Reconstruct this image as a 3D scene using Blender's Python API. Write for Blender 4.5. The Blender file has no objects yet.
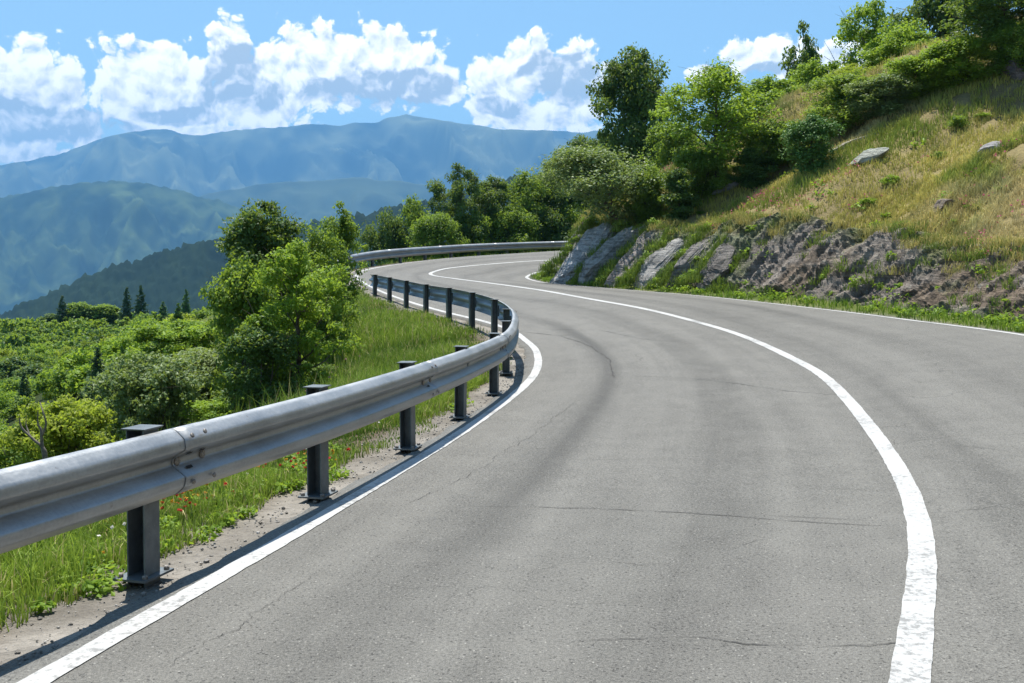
import bpy, math, random
import numpy as np
from mathutils import Vector, Matrix, noise as mnoise

R = math.radians
rng = np.random.default_rng(7)
random.seed(7)
sc = bpy.context.scene
COL = sc.collection
F_PX, HOR, CAM_Z = 995.0, 272.0, 1.6      # focal length in pixels, horizon row, eye height

# ------------------------------------------------------------------ helpers
def mk(name, V, F, mat=None, parent=None, smooth=False, attrs=None, colors=None, uv=None, origin=None):
    """one mesh object from world-space vertices V and a list of face arrays F (each m x k)"""
    V = np.asarray(V, dtype=np.float64).reshape(-1, 3)
    if isinstance(F, np.ndarray): F = [F]
    F = [np.asarray(f, dtype=np.int64) for f in F if len(f)]
    base = np.zeros(3)
    if parent is not None:
        p = parent
        while p is not None:
            base += np.array(p.location); p = p.parent
    loc = np.zeros(3)
    if origin is not None:
        loc = np.array(origin, dtype=float) - base
    Vl = V - base - loc
    me = bpy.data.meshes.new(name)
    me.vertices.add(len(Vl)); me.vertices.foreach_set('co', Vl.astype(np.float32).ravel())
    li = np.concatenate([f.ravel() for f in F])
    tot = np.concatenate([np.full(len(f), f.shape[1], dtype=np.int64) for f in F])
    st = np.concatenate([[0], np.cumsum(tot)[:-1]])
    me.loops.add(len(li)); me.loops.foreach_set('vertex_index', li.astype(np.int32))
    me.polygons.add(len(tot)); me.polygons.foreach_set('loop_start', st.astype(np.int32))
    me.polygons.foreach_set('use_smooth', np.full(len(tot), bool(smooth)))
    me.update(calc_edges=True)
    for k, a in (attrs or {}).items():
        at = me.attributes.new(k, 'FLOAT', 'POINT'); at.data.foreach_set('value', np.asarray(a, dtype=np.float32))
    if colors is not None:
        c4 = np.ones((len(V), 4), dtype=np.float32); c4[:, :3] = colors
        at = me.attributes.new('col', 'FLOAT_COLOR', 'POINT'); at.data.foreach_set('color', c4.ravel())
    if uv is not None:
        u = me.uv_layers.new(name='UVMap'); u.data.foreach_set('uv', np.asarray(uv, dtype=np.float32)[li].ravel())
    if mat: me.materials.append(mat)
    me.validate()
    o = bpy.data.objects.new(name, me); COL.objects.link(o)
    if parent is not None: o.parent = parent
    o.location = loc
    return o

def tag(o, label=None, cat=None, group=None, kind=None):
    if label: o['label'] = label
    if cat: o['category'] = cat
    if group: o['group'] = group
    if kind: o['kind'] = kind
    return o

def empty(name, loc, label, cat, group=None):
    o = bpy.data.objects.new(name, None); COL.objects.link(o); o.location = loc
    o.empty_display_size = .3
    return tag(o, label, cat, group)

def copy_tree(o, parent=None):
    c = o.copy(); COL.objects.link(c)
    c.parent = parent
    for ch in list(o.children): copy_tree(ch, c)
    return c

def gridfaces(n, m, close=False):
    i = np.arange(n - 1)[:, None] * m; j = np.arange(m - 1)[None]
    a = (i + j).ravel()
    return np.stack([a, a + 1, a + m + 1, a + m], 1)

def _h(ix, iy, s):
    h = (ix.astype(np.int64) * 374761393 + iy.astype(np.int64) * 668265263 + s * 974711) & 0xffffffff
    h = ((h ^ (h >> 13)) * 1274126177) & 0xffffffff
    return ((h ^ (h >> 16)) & 0xffff) / 65535.0

def vn(x, y, s=0):
    x = np.asarray(x, float); y = np.asarray(y, float)
    ix = np.floor(x); iy = np.floor(y); fx = x - ix; fy = y - iy
    fx = fx * fx * fx * (fx * (fx * 6 - 15) + 10); fy = fy * fy * fy * (fy * (fy * 6 - 15) + 10)
    a = _h(ix, iy, s); b = _h(ix + 1, iy, s); c = _h(ix, iy + 1, s); d = _h(ix + 1, iy + 1, s)
    return (a + (b - a) * fx) * (1 - fy) + (c + (d - c) * fx) * fy

def fbm(x, y, s=0, o=4, g=.5, lac=2.03):
    t = 0; a = 1; n = 0
    for k in range(o):
        t = t + a * (vn(x, y, s + k * 17) - .5); n += a; a *= g
        x = np.asarray(x) * lac + 3.7; y = np.asarray(y) * lac - 1.3
    return t / n * 2          # about -1..1

def ridged(x, y, s=0, o=4):
    t = 0; a = 1; n = 0
    for k in range(o):
        t = t + a * (1 - np.abs(2 * vn(x, y, s + k * 13) - 1)); n += a; a *= .5
        x = np.asarray(x) * 2.1 + 5.1; y = np.asarray(y) * 2.1 + 1.7
    return t / n

def sstep(a, b, x):
    t = np.clip((np.asarray(x, float) - a) / (b - a), 0, 1); return t * t * (3 - 2 * t)

def lerp(a, b, t): return a + (b - a) * t

def spline(P, n=24):
    P = np.asarray(P, float); Q = np.vstack([2 * P[0] - P[1], P, 2 * P[-1] - P[-2]]); out = []
    t = np.linspace(0, 1, n, endpoint=False)[:, None]
    for i in range(1, len(Q) - 2):
        a, b, c, d = Q[i - 1], Q[i], Q[i + 1], Q[i + 2]
        out.append(.5 * (2 * b + (c - a) * t + (2 * a - 5 * b + 4 * c - d) * t ** 2 + (3 * b - a - 3 * c + d) * t ** 3))
    return np.vstack(out + [P[-1:]])

def resample(P, step=None, n=None, s0=0.0):
    P = np.asarray(P, float); L = np.concatenate([[0], np.cumsum(np.linalg.norm(np.diff(P[:, :2], axis=0), axis=1))])
    s = np.arange(s0, L[-1], step) if step else np.linspace(0, L[-1], n)
    return np.stack([np.interp(s, L, P[:, k]) for k in range(P.shape[1])], 1)

def tangents(P):
    T = np.gradient(np.asarray(P)[:, :2], axis=0); return T / np.maximum(np.linalg.norm(T, axis=1), 1e-9)[:, None]

# ------------------------------------------------------------------ materials
def mat(name, build):
    m = bpy.data.materials.new(name); m.use_nodes = True
    nt = m.node_tree; nt.nodes.clear()
    out = nt.nodes.new('ShaderNodeOutputMaterial'); build(nt, out); return m

def N(nt, t, **kw):
    n = nt.nodes.new(t)
    for k, v in kw.items():
        if k.startswith('i_'):
            n.inputs[k[2:].replace('_', ' ')].default_value = v
        else: setattr(n, k, v)
    return n

def math_(nt, op, a, b=None, c=None, clamp=False):
    n = nt.nodes.new('ShaderNodeMath'); n.operation = op; n.use_clamp = clamp
    for i, v in enumerate((a, b, c)):
        if v is None: continue
        if isinstance(v, (int, float)): n.inputs[i].default_value = v
        else: nt.links.new(v, n.inputs[i])
    return n.outputs[0]

def mixc(nt, f, a, b, bt='MIX'):
    n = nt.nodes.new('ShaderNodeMix'); n.data_type = 'RGBA'; n.blend_type = bt
    for i, v in ((0, f), (6, a), (7, b)):
        if isinstance(v, (int, float)): n.inputs[i].default_value = v
        elif isinstance(v, tuple): n.inputs[i].default_value = v if len(v) == 4 else v + (1,)
        else: nt.links.new(v, n.inputs[i])
    return n.outputs[2]

def ramp(nt, f, lo, hi, a=0.0, b=1.0):
    n = nt.nodes.new('ShaderNodeMapRange'); n.interpolation_type = 'SMOOTHSTEP'
    nt.links.new(f, n.inputs[0])
    for i, v in ((1, lo), (2, hi), (3, a), (4, b)): n.inputs[i].default_value = v
    return n.outputs[0]

def noise_(nt, vec, scale, detail=3, rough=.55, dist=0):
    n = nt.nodes.new('ShaderNodeTexNoise'); n.inputs['Scale'].default_value = scale
    n.inputs['Detail'].default_value = detail; n.inputs['Roughness'].default_value = rough; n.inputs['Distortion'].default_value = dist
    if vec is not None: nt.links.new(vec, n.inputs['Vector'])
    return n.outputs['Fac']

def bump_(nt, h, strength, dist):
    b = nt.nodes.new('ShaderNodeBump'); b.inputs['Strength'].default_value = strength; b.inputs['Distance'].default_value = dist
    nt.links.new(h, b.inputs['Height']); return b.outputs[0]

def objco(nt):
    return nt.nodes.new('ShaderNodeNewGeometry').outputs['Position']

def leaf_material(name, ca, cb, trans=.45, tcol=(.40, .52, .04), rough=.5):
    def b(nt, out):
        at = N(nt, 'ShaderNodeAttribute', attribute_name='tint')
        c = mixc(nt, at.outputs['Fac'], tuple(v * 1.7 for v in ca), tuple(v * 1.7 for v in cb))
        p = N(nt, 'ShaderNodeBsdfPrincipled', i_Roughness=rough)
        p.inputs['Specular IOR Level'].default_value = .2
        nt.links.new(c, p.inputs['Base Color'])
        t = N(nt, 'ShaderNodeBsdfTranslucent')
        tc = mixc(nt, .5, c, tcol); nt.links.new(tc, t.inputs['Color'])
        m = N(nt, 'ShaderNodeMixShader'); m.inputs[0].default_value = trans
        nt.links.new(p.outputs[0], m.inputs[1]); nt.links.new(t.outputs[0], m.inputs[2])
        nt.links.new(m.outputs[0], out.inputs[0])
    return mat(name, b)

def col_material(name, trans=0.0, rough=.8, nscale=None, bump=0.0, spec=.2):
    """base colour from the mesh's own colour attribute"""
    def b(nt, out):
        at = N(nt, 'ShaderNodeAttribute', attribute_name='col'); c = at.outputs['Color']
        p = N(nt, 'ShaderNodeBsdfPrincipled', i_Roughness=rough); p.inputs['Specular IOR Level'].default_value = spec
        if nscale:
            pos = objco(nt)
            n1 = noise_(nt, pos, nscale, 6, .65); n2 = noise_(nt, pos, nscale * 9, 4, .7)
            f = math_(nt, 'ADD', math_(nt, 'MULTIPLY', n1, .9), math_(nt, 'MULTIPLY', n2, .9))
            f = math_(nt, 'ADD', f, .1)
            g = N(nt, 'ShaderNodeCombineColor')
            for i in range(3): nt.links.new(f, g.inputs[i])
            c = mixc(nt, 1.0, c, g.outputs[0], 'MULTIPLY')
            if bump: nt.links.new(bump_(nt, math_(nt, 'ADD', n1, n2), 1, bump), p.inputs['Normal'])
        nt.links.new(c, p.inputs['Base Color'])
        sh = p.outputs[0]
        if trans:
            t = N(nt, 'ShaderNodeBsdfTranslucent'); nt.links.new(c, t.inputs['Color'])
            m = N(nt, 'ShaderNodeMixShader'); m.inputs[0].default_value = trans
            nt.links.new(sh, m.inputs[1]); nt.links.new(t.outputs[0], m.inputs[2]); sh = m.outputs[0]
        nt.links.new(sh, out.inputs[0])
    return mat(name, b)

def asphalt_build(nt, out):
    pos = objco(nt)
    uv = N(nt, 'ShaderNodeUVMap', uv_map='UVMap'); sp = N(nt, 'ShaderNodeSeparateXYZ'); nt.links.new(uv.outputs[0], sp.inputs[0])
    t = sp.outputs['X']; s = sp.outputs['Y']
    big = noise_(nt, pos, .35, 4, .6); mid = noise_(nt, pos, 2.2, 5, .65); fine = noise_(nt, pos, 60, 3, .7); grit = noise_(nt, pos, 170, 2, .6)
    # streaks along the lane
    mp = N(nt, 'ShaderNodeCombineXYZ'); nt.links.new(math_(nt, 'MULTIPLY', t, 3.2), mp.inputs[0]); nt.links.new(math_(nt, 'MULTIPLY', s, .12), mp.inputs[1])
    streak = noise_(nt, mp.outputs[0], 1.0, 5, .6)
    def band(c, w, wob=.25):
        d = math_(nt, 'ADD', math_(nt, 'SUBTRACT', t, c), math_(nt, 'MULTIPLY', math_(nt, 'SUBTRACT', big, .5), wob * 2))
        return math_(nt, 'MULTIPLY', ramp(nt, math_(nt, 'ABSOLUTE', d), 0.0, w, 1.0, 0.0), 1.0)
    tracks = math_(nt, 'MAXIMUM', math_(nt, 'MAXIMUM', band(2.55, .5), band(1.05, .42)), math_(nt, 'MAXIMUM', band(4.6, .5), band(6.1, .5)))
    v = math_(nt, 'ADD', .114, math_(nt, 'MULTIPLY', math_(nt, 'SUBTRACT', big, .5), .035))
    v = math_(nt, 'ADD', v, math_(nt, 'MULTIPLY', math_(nt, 'SUBTRACT', mid, .5), .06))
    v = math_(nt, 'ADD', v, math_(nt, 'MULTIPLY', math_(nt, 'SUBTRACT', streak, .5), .07))
    v = math_(nt, 'ADD', v, math_(nt, 'MULTIPLY', math_(nt, 'SUBTRACT', fine, .5), .22))
    v = math_(nt, 'ADD', v, math_(nt, 'MULTIPLY', math_(nt, 'SUBTRACT', grit, .5), .27))
    v = math_(nt, 'SUBTRACT', v, math_(nt, 'MULTIPLY', tracks, .026))
    # dark scrubbed tyre arc round the inside of the bend
    arc = math_(nt, 'MULTIPLY', band(1.12, .22, .06), ramp(nt, s, ARC0, ARC0 + 5, 0, 1))
    arc = math_(nt, 'MULTIPLY', arc, ramp(nt, s, ARC1 - 4, ARC1, 1, 0))
    arc = math_(nt, 'MULTIPLY', arc, ramp(nt, mid, .25, .6, .45, 1.0))
    v = math_(nt, 'MULTIPLY', v, math_(nt, 'SUBTRACT', 1, math_(nt, 'MULTIPLY', arc, .42)))
    # pale and dark single stones, pits
    vo = N(nt, 'ShaderNodeTexVoronoi', i_Scale=75.0); nt.links.new(pos, vo.inputs['Vector'])
    sc_ = N(nt, 'ShaderNodeSeparateColor'); nt.links.new(vo.outputs['Color'], sc_.inputs[0])
    stone = math_(nt, 'MULTIPLY', ramp(nt, sc_.outputs[0], .95, .97), ramp(nt, vo.outputs['Distance'], .25, .5, 1, 0))
    pit = math_(nt, 'MULTIPLY', ramp(nt, sc_.outputs[1], .9, .93), ramp(nt, vo.outputs['Distance'], .3, .5, 1, 0))
    v = math_(nt, 'ADD', v, math_(nt, 'MULTIPLY', stone, .12)); v = math_(nt, 'MULTIPLY', v, math_(nt, 'SUBTRACT', 1, math_(nt, 'MULTIPLY', pit, .55)))
    # hairline cracks here and there
    vc = N(nt, 'ShaderNodeTexVoronoi', feature='DISTANCE_TO_EDGE', i_Scale=.55)
    dv = N(nt, 'ShaderNodeTexNoise', i_Scale=1.6, i_Detail=6.0); nt.links.new(pos, dv.inputs['Vector'])
    va = N(nt, 'ShaderNodeVectorMath', operation='MULTIPLY_ADD'); nt.links.new(dv.outputs['Color'], va.inputs[0]); va.inputs[1].default_value = (.9, .9, .9); nt.links.new(pos, va.inputs[2])
    nt.links.new(va.outputs[0], vc.inputs['Vector'])
    crack = math_(nt, 'MULTIPLY', ramp(nt, vc.outputs['Distance'], .0, .006, 1, 0), ramp(nt, big, .5, .62))
    v = math_(nt, 'MULTIPLY', v, math_(nt, 'SUBTRACT', 1, math_(nt, 'MULTIPLY', crack, .5)))
    v = math_(nt, 'MAXIMUM', v, .02)
    cc = N(nt, 'ShaderNodeCombineColor')
    nt.links.new(math_(nt, 'MULTIPLY', v, 1.03), cc.inputs[0]); nt.links.new(v, cc.inputs[1]); nt.links.new(math_(nt, 'MULTIPLY', v, .90), cc.inputs[2])
    p = N(nt, 'ShaderNodeBsdfPrincipled', i_Roughness=.78); p.inputs['Specular IOR Level'].default_value = .35
    nt.links.new(cc.outputs[0], p.inputs['Base Color'])
    hgt = math_(nt, 'ADD', math_(nt, 'MULTIPLY', fine, 1.0), math_(nt, 'SUBTRACT', math_(nt, 'MULTIPLY', stone, .5), math_(nt, 'ADD', pit, crack)))
    nt.links.new(bump_(nt, hgt, .8, .004), p.inputs['Normal'])
    nt.links.new(p.outputs[0], out.inputs[0])

def paint_build(nt, out):
    pos = objco(nt)
    n1 = noise_(nt, pos, 22, 6, .75); n2 = noise_(nt, pos, 1.4, 3, .5); n3 = noise_(nt, pos, 120, 2, .6)
    w = ramp(nt, math_(nt, 'ADD', math_(nt, 'MULTIPLY', n1, .75), math_(nt, 'MULTIPLY', n2, .45)), .62, .72)
    w = math_(nt, 'MULTIPLY', w, .8)
    c = mixc(nt, n3, (.31, .31, .30), (.44, .44, .43))
    c = mixc(nt, w, c, (.15, .15, .145))
    p = N(nt, 'ShaderNodeBsdfPrincipled', i_Roughness=.6); nt.links.new(c, p.inputs['Base Color'])
    nt.links.new(bump_(nt, n3, .6, .003), p.inputs['Normal']); nt.links.new(p.outputs[0], out.inputs[0])

def steel_build(nt, out):
    pos = objco(nt)
    n1 = noise_(nt, pos, 2.2, 5, .65); n2 = noise_(nt, pos, 60, 3, .6)
    mp = N(nt, 'ShaderNodeMapping'); mp.inputs['Scale'].default_value = (3, 3, 40); nt.links.new(pos, mp.inputs[0])
    n3 = noise_(nt, mp.outputs[0], 1, 4, .6)
    f = math_(nt, 'ADD', math_(nt, 'MULTIPLY', n1, .5), math_(nt, 'ADD', math_(nt, 'MULTIPLY', n2, .25), math_(nt, 'MULTIPLY', n3, .25)))
    c = mixc(nt, ramp(nt, f, .3, .7), (.25, .26, .265), (.42, .43, .435))
    d = noise_(nt, pos, 14, 5, .7); dirt = ramp(nt, d, .66, .74)
    c = mixc(nt, math_(nt, 'MULTIPLY', dirt, .55), c, (.16, .14, .12))
    p = N(nt, 'ShaderNodeBsdfPrincipled', i_Metallic=.6); nt.links.new(c, p.inputs['Base Color'])
    nt.links.new(ramp(nt, f, .3, .7, .36, .52), p.inputs['Roughness'])
    nt.links.new(bump_(nt, n2, .25, .002), p.inputs['Normal']); nt.links.new(p.outputs[0], out.inputs[0])

def post_build(nt, out):
    pos = objco(nt)
    n1 = noise_(nt, pos, 7, 5, .65); n2 = noise_(nt, pos, 90, 3, .6)
    c = mixc(nt, ramp(nt, n1, .3, .7), (.085, .10, .108), (.15, .168, .175))
    c = mixc(nt, math_(nt, 'MULTIPLY', ramp(nt, n2, .62, .75), .5), c, (.3, .3, .29))
    p = N(nt, 'ShaderNodeBsdfPrincipled', i_Metallic=.35, i_Roughness=.5); nt.links.new(c, p.inputs['Base Color'])
    nt.links.new(bump_(nt, n2, .3, .002), p.inputs['Normal']); nt.links.new(p.outputs[0], out.inputs[0])

def flat(name, c, rough=.6, metallic=0, nscale=20, var=.4):
    def b(nt, out):
        pos = objco(nt); n = noise_(nt, pos, nscale, 5, .65)
        cc = mixc(nt, ramp(nt, n, .3, .7), tuple(x * (1 - var) for x in c), tuple(min(1, x * (1 + var)) for x in c))
        p = N(nt, 'ShaderNodeBsdfPrincipled', i_Roughness=rough, i_Metallic=metallic); nt.links.new(cc, p.inputs['Base Color'])
        nt.links.new(bump_(nt, n, .5, .01), p.inputs['Normal']); nt.links.new(p.outputs[0], out.inputs[0])
    return mat(name, b)

def rock_build(nt, out):
    pos = objco(nt)
    at = N(nt, 'ShaderNodeAttribute', attribute_name='col')
    mp = N(nt, 'ShaderNodeMapping'); mp.inputs['Rotation'].default_value = (R(20), R(-38), R(25)); mp.inputs['Scale'].default_value = (1.2, 1.2, 9)
    nt.links.new(pos, mp.inputs[0])
    st = noise_(nt, mp.outputs[0], 1.6, 6, .7, .6); n2 = noise_(nt, pos, 9, 6, .7); n3 = noise_(nt, pos, 45, 3, .6)
    f = math_(nt, 'ADD', math_(nt, 'MULTIPLY', st, .55), math_(nt, 'ADD', math_(nt, 'MULTIPLY', n2, .35), math_(nt, 'MULTIPLY', n3, .2)))
    g = ramp(nt, f, .38, .7, .35, 1.5); cg = N(nt, 'ShaderNodeCombineColor')
    for i in range(3): nt.links.new(g, cg.inputs[i])
    c = mixc(nt, 1.0, at.outputs['Color'], cg.outputs[0], 'MULTIPLY')
    li = ramp(nt, noise_(nt, pos, 3.3, 5, .7), .58, .68)
    c = mixc(nt, math_(nt, 'MULTIPLY', li, .35), c, (.33, .34, .29))
    p = N(nt, 'ShaderNodeBsdfPrincipled', i_Roughness=.85); p.inputs['Specular IOR Level'].default_value = .25
    nt.links.new(c, p.inputs['Base Color'])
    nt.links.new(bump_(nt, f, 1.0, .12), p.inputs['Normal']); nt.links.new(p.outputs[0], out.inputs[0])

# ------------------------------------------------------------------ the road lines in the ground plan (metres, eye at 0,0,1.6)
K = [  # centre line                left edge line              right edge line
 ((-9.5, -22, 0),      (-12.5, -20.5, 0),     (-6.3, -23.8, 0)),
 ((-1.2, -3, 0),       (-3.5, -3, 0),         (2.3, -4.2, .08)),
 ((.6, 1.8, 0),        (-2.36, 1.8, 0),       (4.2, .9, .12)),
 ((1.55, 3.87, 0),     (-1.86, 3.87, 0),      (5.3, 3.0, .15)),
 ((2.62, 6.42, 0),     (-1.24, 6.5, 0),       (6.5, 5.8, .2)),
 ((3.5, 9.5, 0),       (-.45, 10.2, 0),       (7.55, 9, .3)),
 ((4.3, 13.5, .12),    (.18, 13.65, .05),     (8.2, 13, .45)),
 ((4.4, 15.8, .25),    (.4, 15.5, .13),       (8.35, 16.2, .57)),
 ((4.26, 18.6, .42),   (.42, 17.4, .22),      (7.78, 19.5, .66)),
 ((3.7, 20.7, .6),     (.25, 19, .3),         (7.3, 21.5, .725)),
 ((2.92, 22.66, .78),  (-.04, 20.6, .4),      (6.36, 23.6, .829)),
 ((1.94, 24.7, .93),   (-.7, 22.4, .5),       (4.97, 26.3, .966)),
 ((.79, 28, 1.093),    (-1.8, 25.0, .62),     (3.4, 29.3, 1.07)),
 ((-.7, 31.5, 1.25),   (-3.1, 28.4, .8),      (1.85, 32.3, 1.175)),
 ((-2.2, 35.5, 1.386), (-4.5, 32.3, 1.08),    (.98, 34.8, 1.25)),
 ((-3.1, 38.5, 1.484), (-5.7, 36.6, 1.40),    (.6, 37.5, 1.355)),
 ((-3.2, 40.5, 1.6),   (-5.95, 40, 1.66),     (.63, 39.5, 1.44)),
 ((-2.6, 42, 1.77),    (-4.9, 43.5, 1.95),    (1.05, 41.5, 1.58)),
 ((-.97, 44, 1.95),    (-2.9, 47, 2.26),      (1.95, 43, 1.665)),
 ((.83, 46, 2.1),      (-.1, 49.5, 2.5),      (3.4, 44.5, 1.8)),
 ((3.07, 48.5, 2.23),  (3.3, 52, 2.75),       (6, 46.5, 2.0)),
 ((8, 51, 2.6),        (8.2, 54.8, 3.1),      (10, 48.0, 2.4)),
 ((26, 58, 4.2),       (25.5, 62, 4.8),       (27, 54.5, 3.9)),
 ((80, 70, 8),         (79.5, 74, 8.4),       (80.5, 66.5, 7.7)),
]
NS = 24
Cc = spline([k[0] for k in K], NS); Ll = spline([k[1] for k in K], NS); Rr = spline([k[2] for k in K], NS)
Ld, Rd = resample(Ll, .3), resample(Rr, .3)
LT, RT = tangents(Ld), tangents(Rd)
SC = np.concatenate([[0], np.cumsum(np.linalg.norm(np.diff(Cc[:, :2], axis=0), axis=1))])
def s_at(y, lo=0, hi=12):      # arc length along the centre where it passes depth y the first time
    i = np.argmax(Cc[:, 1] > y); return SC[i]
ARC0, ARC1 = float(s_at(4)), float(s_at(24))

def nearest(x, y, P):
    x = np.ravel(x); y = np.ravel(y); D = np.empty(len(x)); I = np.empty(len(x), int)
    for a in range(0, len(x), 20000):
        d = (x[a:a + 20000, None] - P[None, :, 0]) ** 2 + (y[a:a + 20000, None] - P[None, :, 1]) ** 2
        i = d.argmin(1); I[a:a + 20000] = i; D[a:a + 20000] = np.sqrt(d[np.arange(len(i)), i])
    return D, I

def zones(x, y):
    """signed metres left of the left line (positive outside), right of the right line, and their heights"""
    dl, il = nearest(x, y, Ld); dr, ir = nearest(x, y, Rd)
    x = np.ravel(x); y = np.ravel(y)
    cl = LT[il, 0] * (y - Ld[il, 1]) - LT[il, 1] * (x - Ld[il, 0])
    cr = RT[ir, 0] * (y - Rd[ir, 1]) - RT[ir, 1] * (x - Rd[ir, 0])
    left = (dl < dr) & (cl > 0); right = (dr <= dl) & (cr < 0)
    return left, right, dl, dr, Ld[il, 2], Rd[ir, 2], il, ir

SR = np.arange(len(Rd)) * .3
def rock_h(ir):
    y = Rd[ir, 1]; x = Rd[ir, 0]
    h = 1.45 + .3 * sstep(22, 33, y) + .35 * sstep(33, 38, y)
    h = h * (1 + .42 * fbm(SR[ir] * .22, SR[ir] * 0, 31, 3))
    return h * (1 - .75 * sstep(39.5, 45, y))

def valley(x, y):
    tilt = x + .515 * y
    v = -7.0 + (np.clip(y, 20, 110) - 30) / 80 * 2.4 + np.clip(tilt, -60, 90) * .034 * sstep(30, 110, y)
    v = v - np.maximum(y - 108, 0) * .30 - np.maximum(y - 118, 0) * .25 - np.maximum(-tilt - 40, 0) * .06
    v = v + .7 * fbm(x * .03, y * .03, 5, 3) * sstep(20, 60, y) + .35 * fbm(x * .15, y * .15, 9, 3)
    return np.maximum(v, -355)

def terrain(x, y):
    shp = np.shape(x); x = np.ravel(np.asarray(x, float)); y = np.ravel(np.asarray(y, float))
    left, right, dl, dr, zl, zr, il, ir = zones(x, y)
    n1 = fbm(x * .9, y * .9, 3, 4); n2 = fbm(x * .22, y * .22, 4, 4)
    # left of the road
    a = zl - .035 - .012 * np.clip(dl, 0, .9)
    a = a - .16 * np.maximum(dl - .9, 0) - .30 * np.maximum(dl - 2.8, 0) + sstep(.4, 2.5, dl) * (.06 * n1 + .12 * n2) + .012 * fbm(x * 6, y * 6, 8, 3)
    b = valley(x, y)
    k = 1.2
    m = np.maximum(a, b) + np.maximum(k - np.abs(a - b), 0) ** 2 / (4 * k)
    m = np.where(dl < 4, lerp(a, m, sstep(2, 4, dl)), m)
    # right of the road: verge, rock cut, grass slope
    H = rock_h(ir)
    h = -.03 + .10 * sstep(.15, .9, dr) + H * sstep(.85, 2.5, dr) * (.82 + .18 * sstep(1.2, 2.6, dr))
    o2 = np.maximum(dr - 2.4, 0)
    h = h + .60 * np.minimum(o2, 13.5) + .30 * np.clip(o2 - 13.5, 0, 14) - .12 * np.maximum(o2 - 27.5, 0)
    h = h + sstep(2.2, 4, dr) * (.28 * n2 * np.minimum(1 + o2 * .1, 2) + .10 * n1) + .02 * fbm(x * 5, y * 5, 12, 3) * sstep(.2, 1, dr)
    rz = zr + h
    d2 = np.minimum(dl, dr)
    ins = lerp(zl, zr, dl / np.maximum(dl + dr, 1e-6)) - .04 - .5 * sstep(.15, .9, d2)
    z = np.where(left, m, np.where(right, rz, ins))
    return z.reshape(shp)

def px2(px, d): return (px - 512) / F_PX * d
def gz(x, y): return float(terrain(np.array([x]), np.array([y]))[0])
def hit(px, py, d0=4.0, d1=140.0):
    d = np.concatenate([np.arange(d0, min(70, d1), .1), np.arange(70, max(d1, 70), .4)])
    zray = CAM_Z + (HOR - py) / F_PX * d
    zt = terrain(px2(px, d), d)
    j = np.argmax(zt > zray)
    if not (zt > zray).any(): j = len(d) - 1
    return px2(px, d[j]), float(d[j]), float(zt[j])

# ------------------------------------------------------------------ material instances
M = {
 'asphalt': mat('asphalt', asphalt_build), 'paint': mat('road_paint', paint_build), 'steel': mat('galvanised_steel', steel_build),
 'post': mat('dark_post_steel', post_build), 'rock': mat('rock', rock_build),
 'bolt': flat('bolt_metal', (.22, .2, .18), .5, .6, 90), 'hole': flat('dark_slot', (.02, .02, .02), .9, 0, 60),
 'bark': flat('bark', (.085, .066, .05), .9, 0, 14, .5), 'dead': flat('dead_wood', (.13, .11, .095), .85, 0, 20, .4),
 'tar': flat('crack_dark', (.036, .034, .032), .9, 0, 40, .5),
 'ground': col_material('ground', 0, .95, 1.6, .05, .1), 'grass': col_material('grass_blades', .35, .7, None, 0, .25),
 'far': col_material('far_forest', 0, .95, None, 0, .05),
 'leaf_bright': leaf_material('leaf_bright', (.060, .115, .012), (.155, .235, .025)),
 'leaf_mid': leaf_material('leaf_mid', (.040, .085, .014), (.105, .165, .025)),
 'leaf_dark': leaf_material('leaf_dark', (.022, .050, .014), (.058, .105, .026), .32),
 'leaf_grey': leaf_material('leaf_grey', (.060, .095, .035), (.150, .19, .075), .3),
 'leaf_yellow': leaf_material('leaf_yellow', (.085, .12, .012), (.22, .25, .03)),
 'needle': leaf_material('needle', (.018, .045, .018), (.045, .085, .028), .15, (.06, .12, .03)),
 'needle_bright': leaf_material('needle_bright', (.035, .085, .02), (.08, .15, .03), .2, (.1, .18, .03)),
}

# ------------------------------------------------------------------ ground sheet
def ground_colors(x, y, z):
    left, right, dl, dr, zl, zr, il, ir = zones(x, y)
    n = fbm(x * .5, y * .5, 21, 4)[:, None]; n2 = fbm(x * 2.5, y * 2.5, 22, 3)[:, None]
    grass = lerp(np.array([.055, .085, .018]), np.array([.12, .14, .035]), np.clip(.5 + n, 0, 1))
    gravel = lerp(np.array([.14, .127, .108]), np.array([.26, .24, .21]), np.clip(.5 + n2, 0, 1))
    soil = np.array([.10, .078, .055])
    dry = lerp(np.array([.15, .12, .06]), np.array([.27, .22, .10]), np.clip(.5 + n * .9 + n2 * .3, 0, 1))
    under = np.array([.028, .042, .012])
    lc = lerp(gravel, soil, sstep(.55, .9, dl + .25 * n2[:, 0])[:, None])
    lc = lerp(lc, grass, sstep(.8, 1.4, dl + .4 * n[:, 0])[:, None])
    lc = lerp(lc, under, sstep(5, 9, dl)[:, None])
    rc = lerp(gravel * .8, grass, sstep(.2, .5, dr)[:, None])
    rc = lerp(rc, np.array([.14, .115, .095]), sstep(.9, 1.3, dr)[:, None])
    rc = lerp(rc, dry, sstep(2.1, 2.7, dr + .3 * n[:, 0])[:, None])
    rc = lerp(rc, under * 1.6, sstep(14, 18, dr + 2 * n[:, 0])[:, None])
    c = np.where(left[:, None], lc, np.where(right[:, None], rc, gravel))
    far = sstep(115, 150, np.hypot(x, y))[:, None]
    return lerp(c, np.array([.03, .05, .016]), far)

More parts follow.
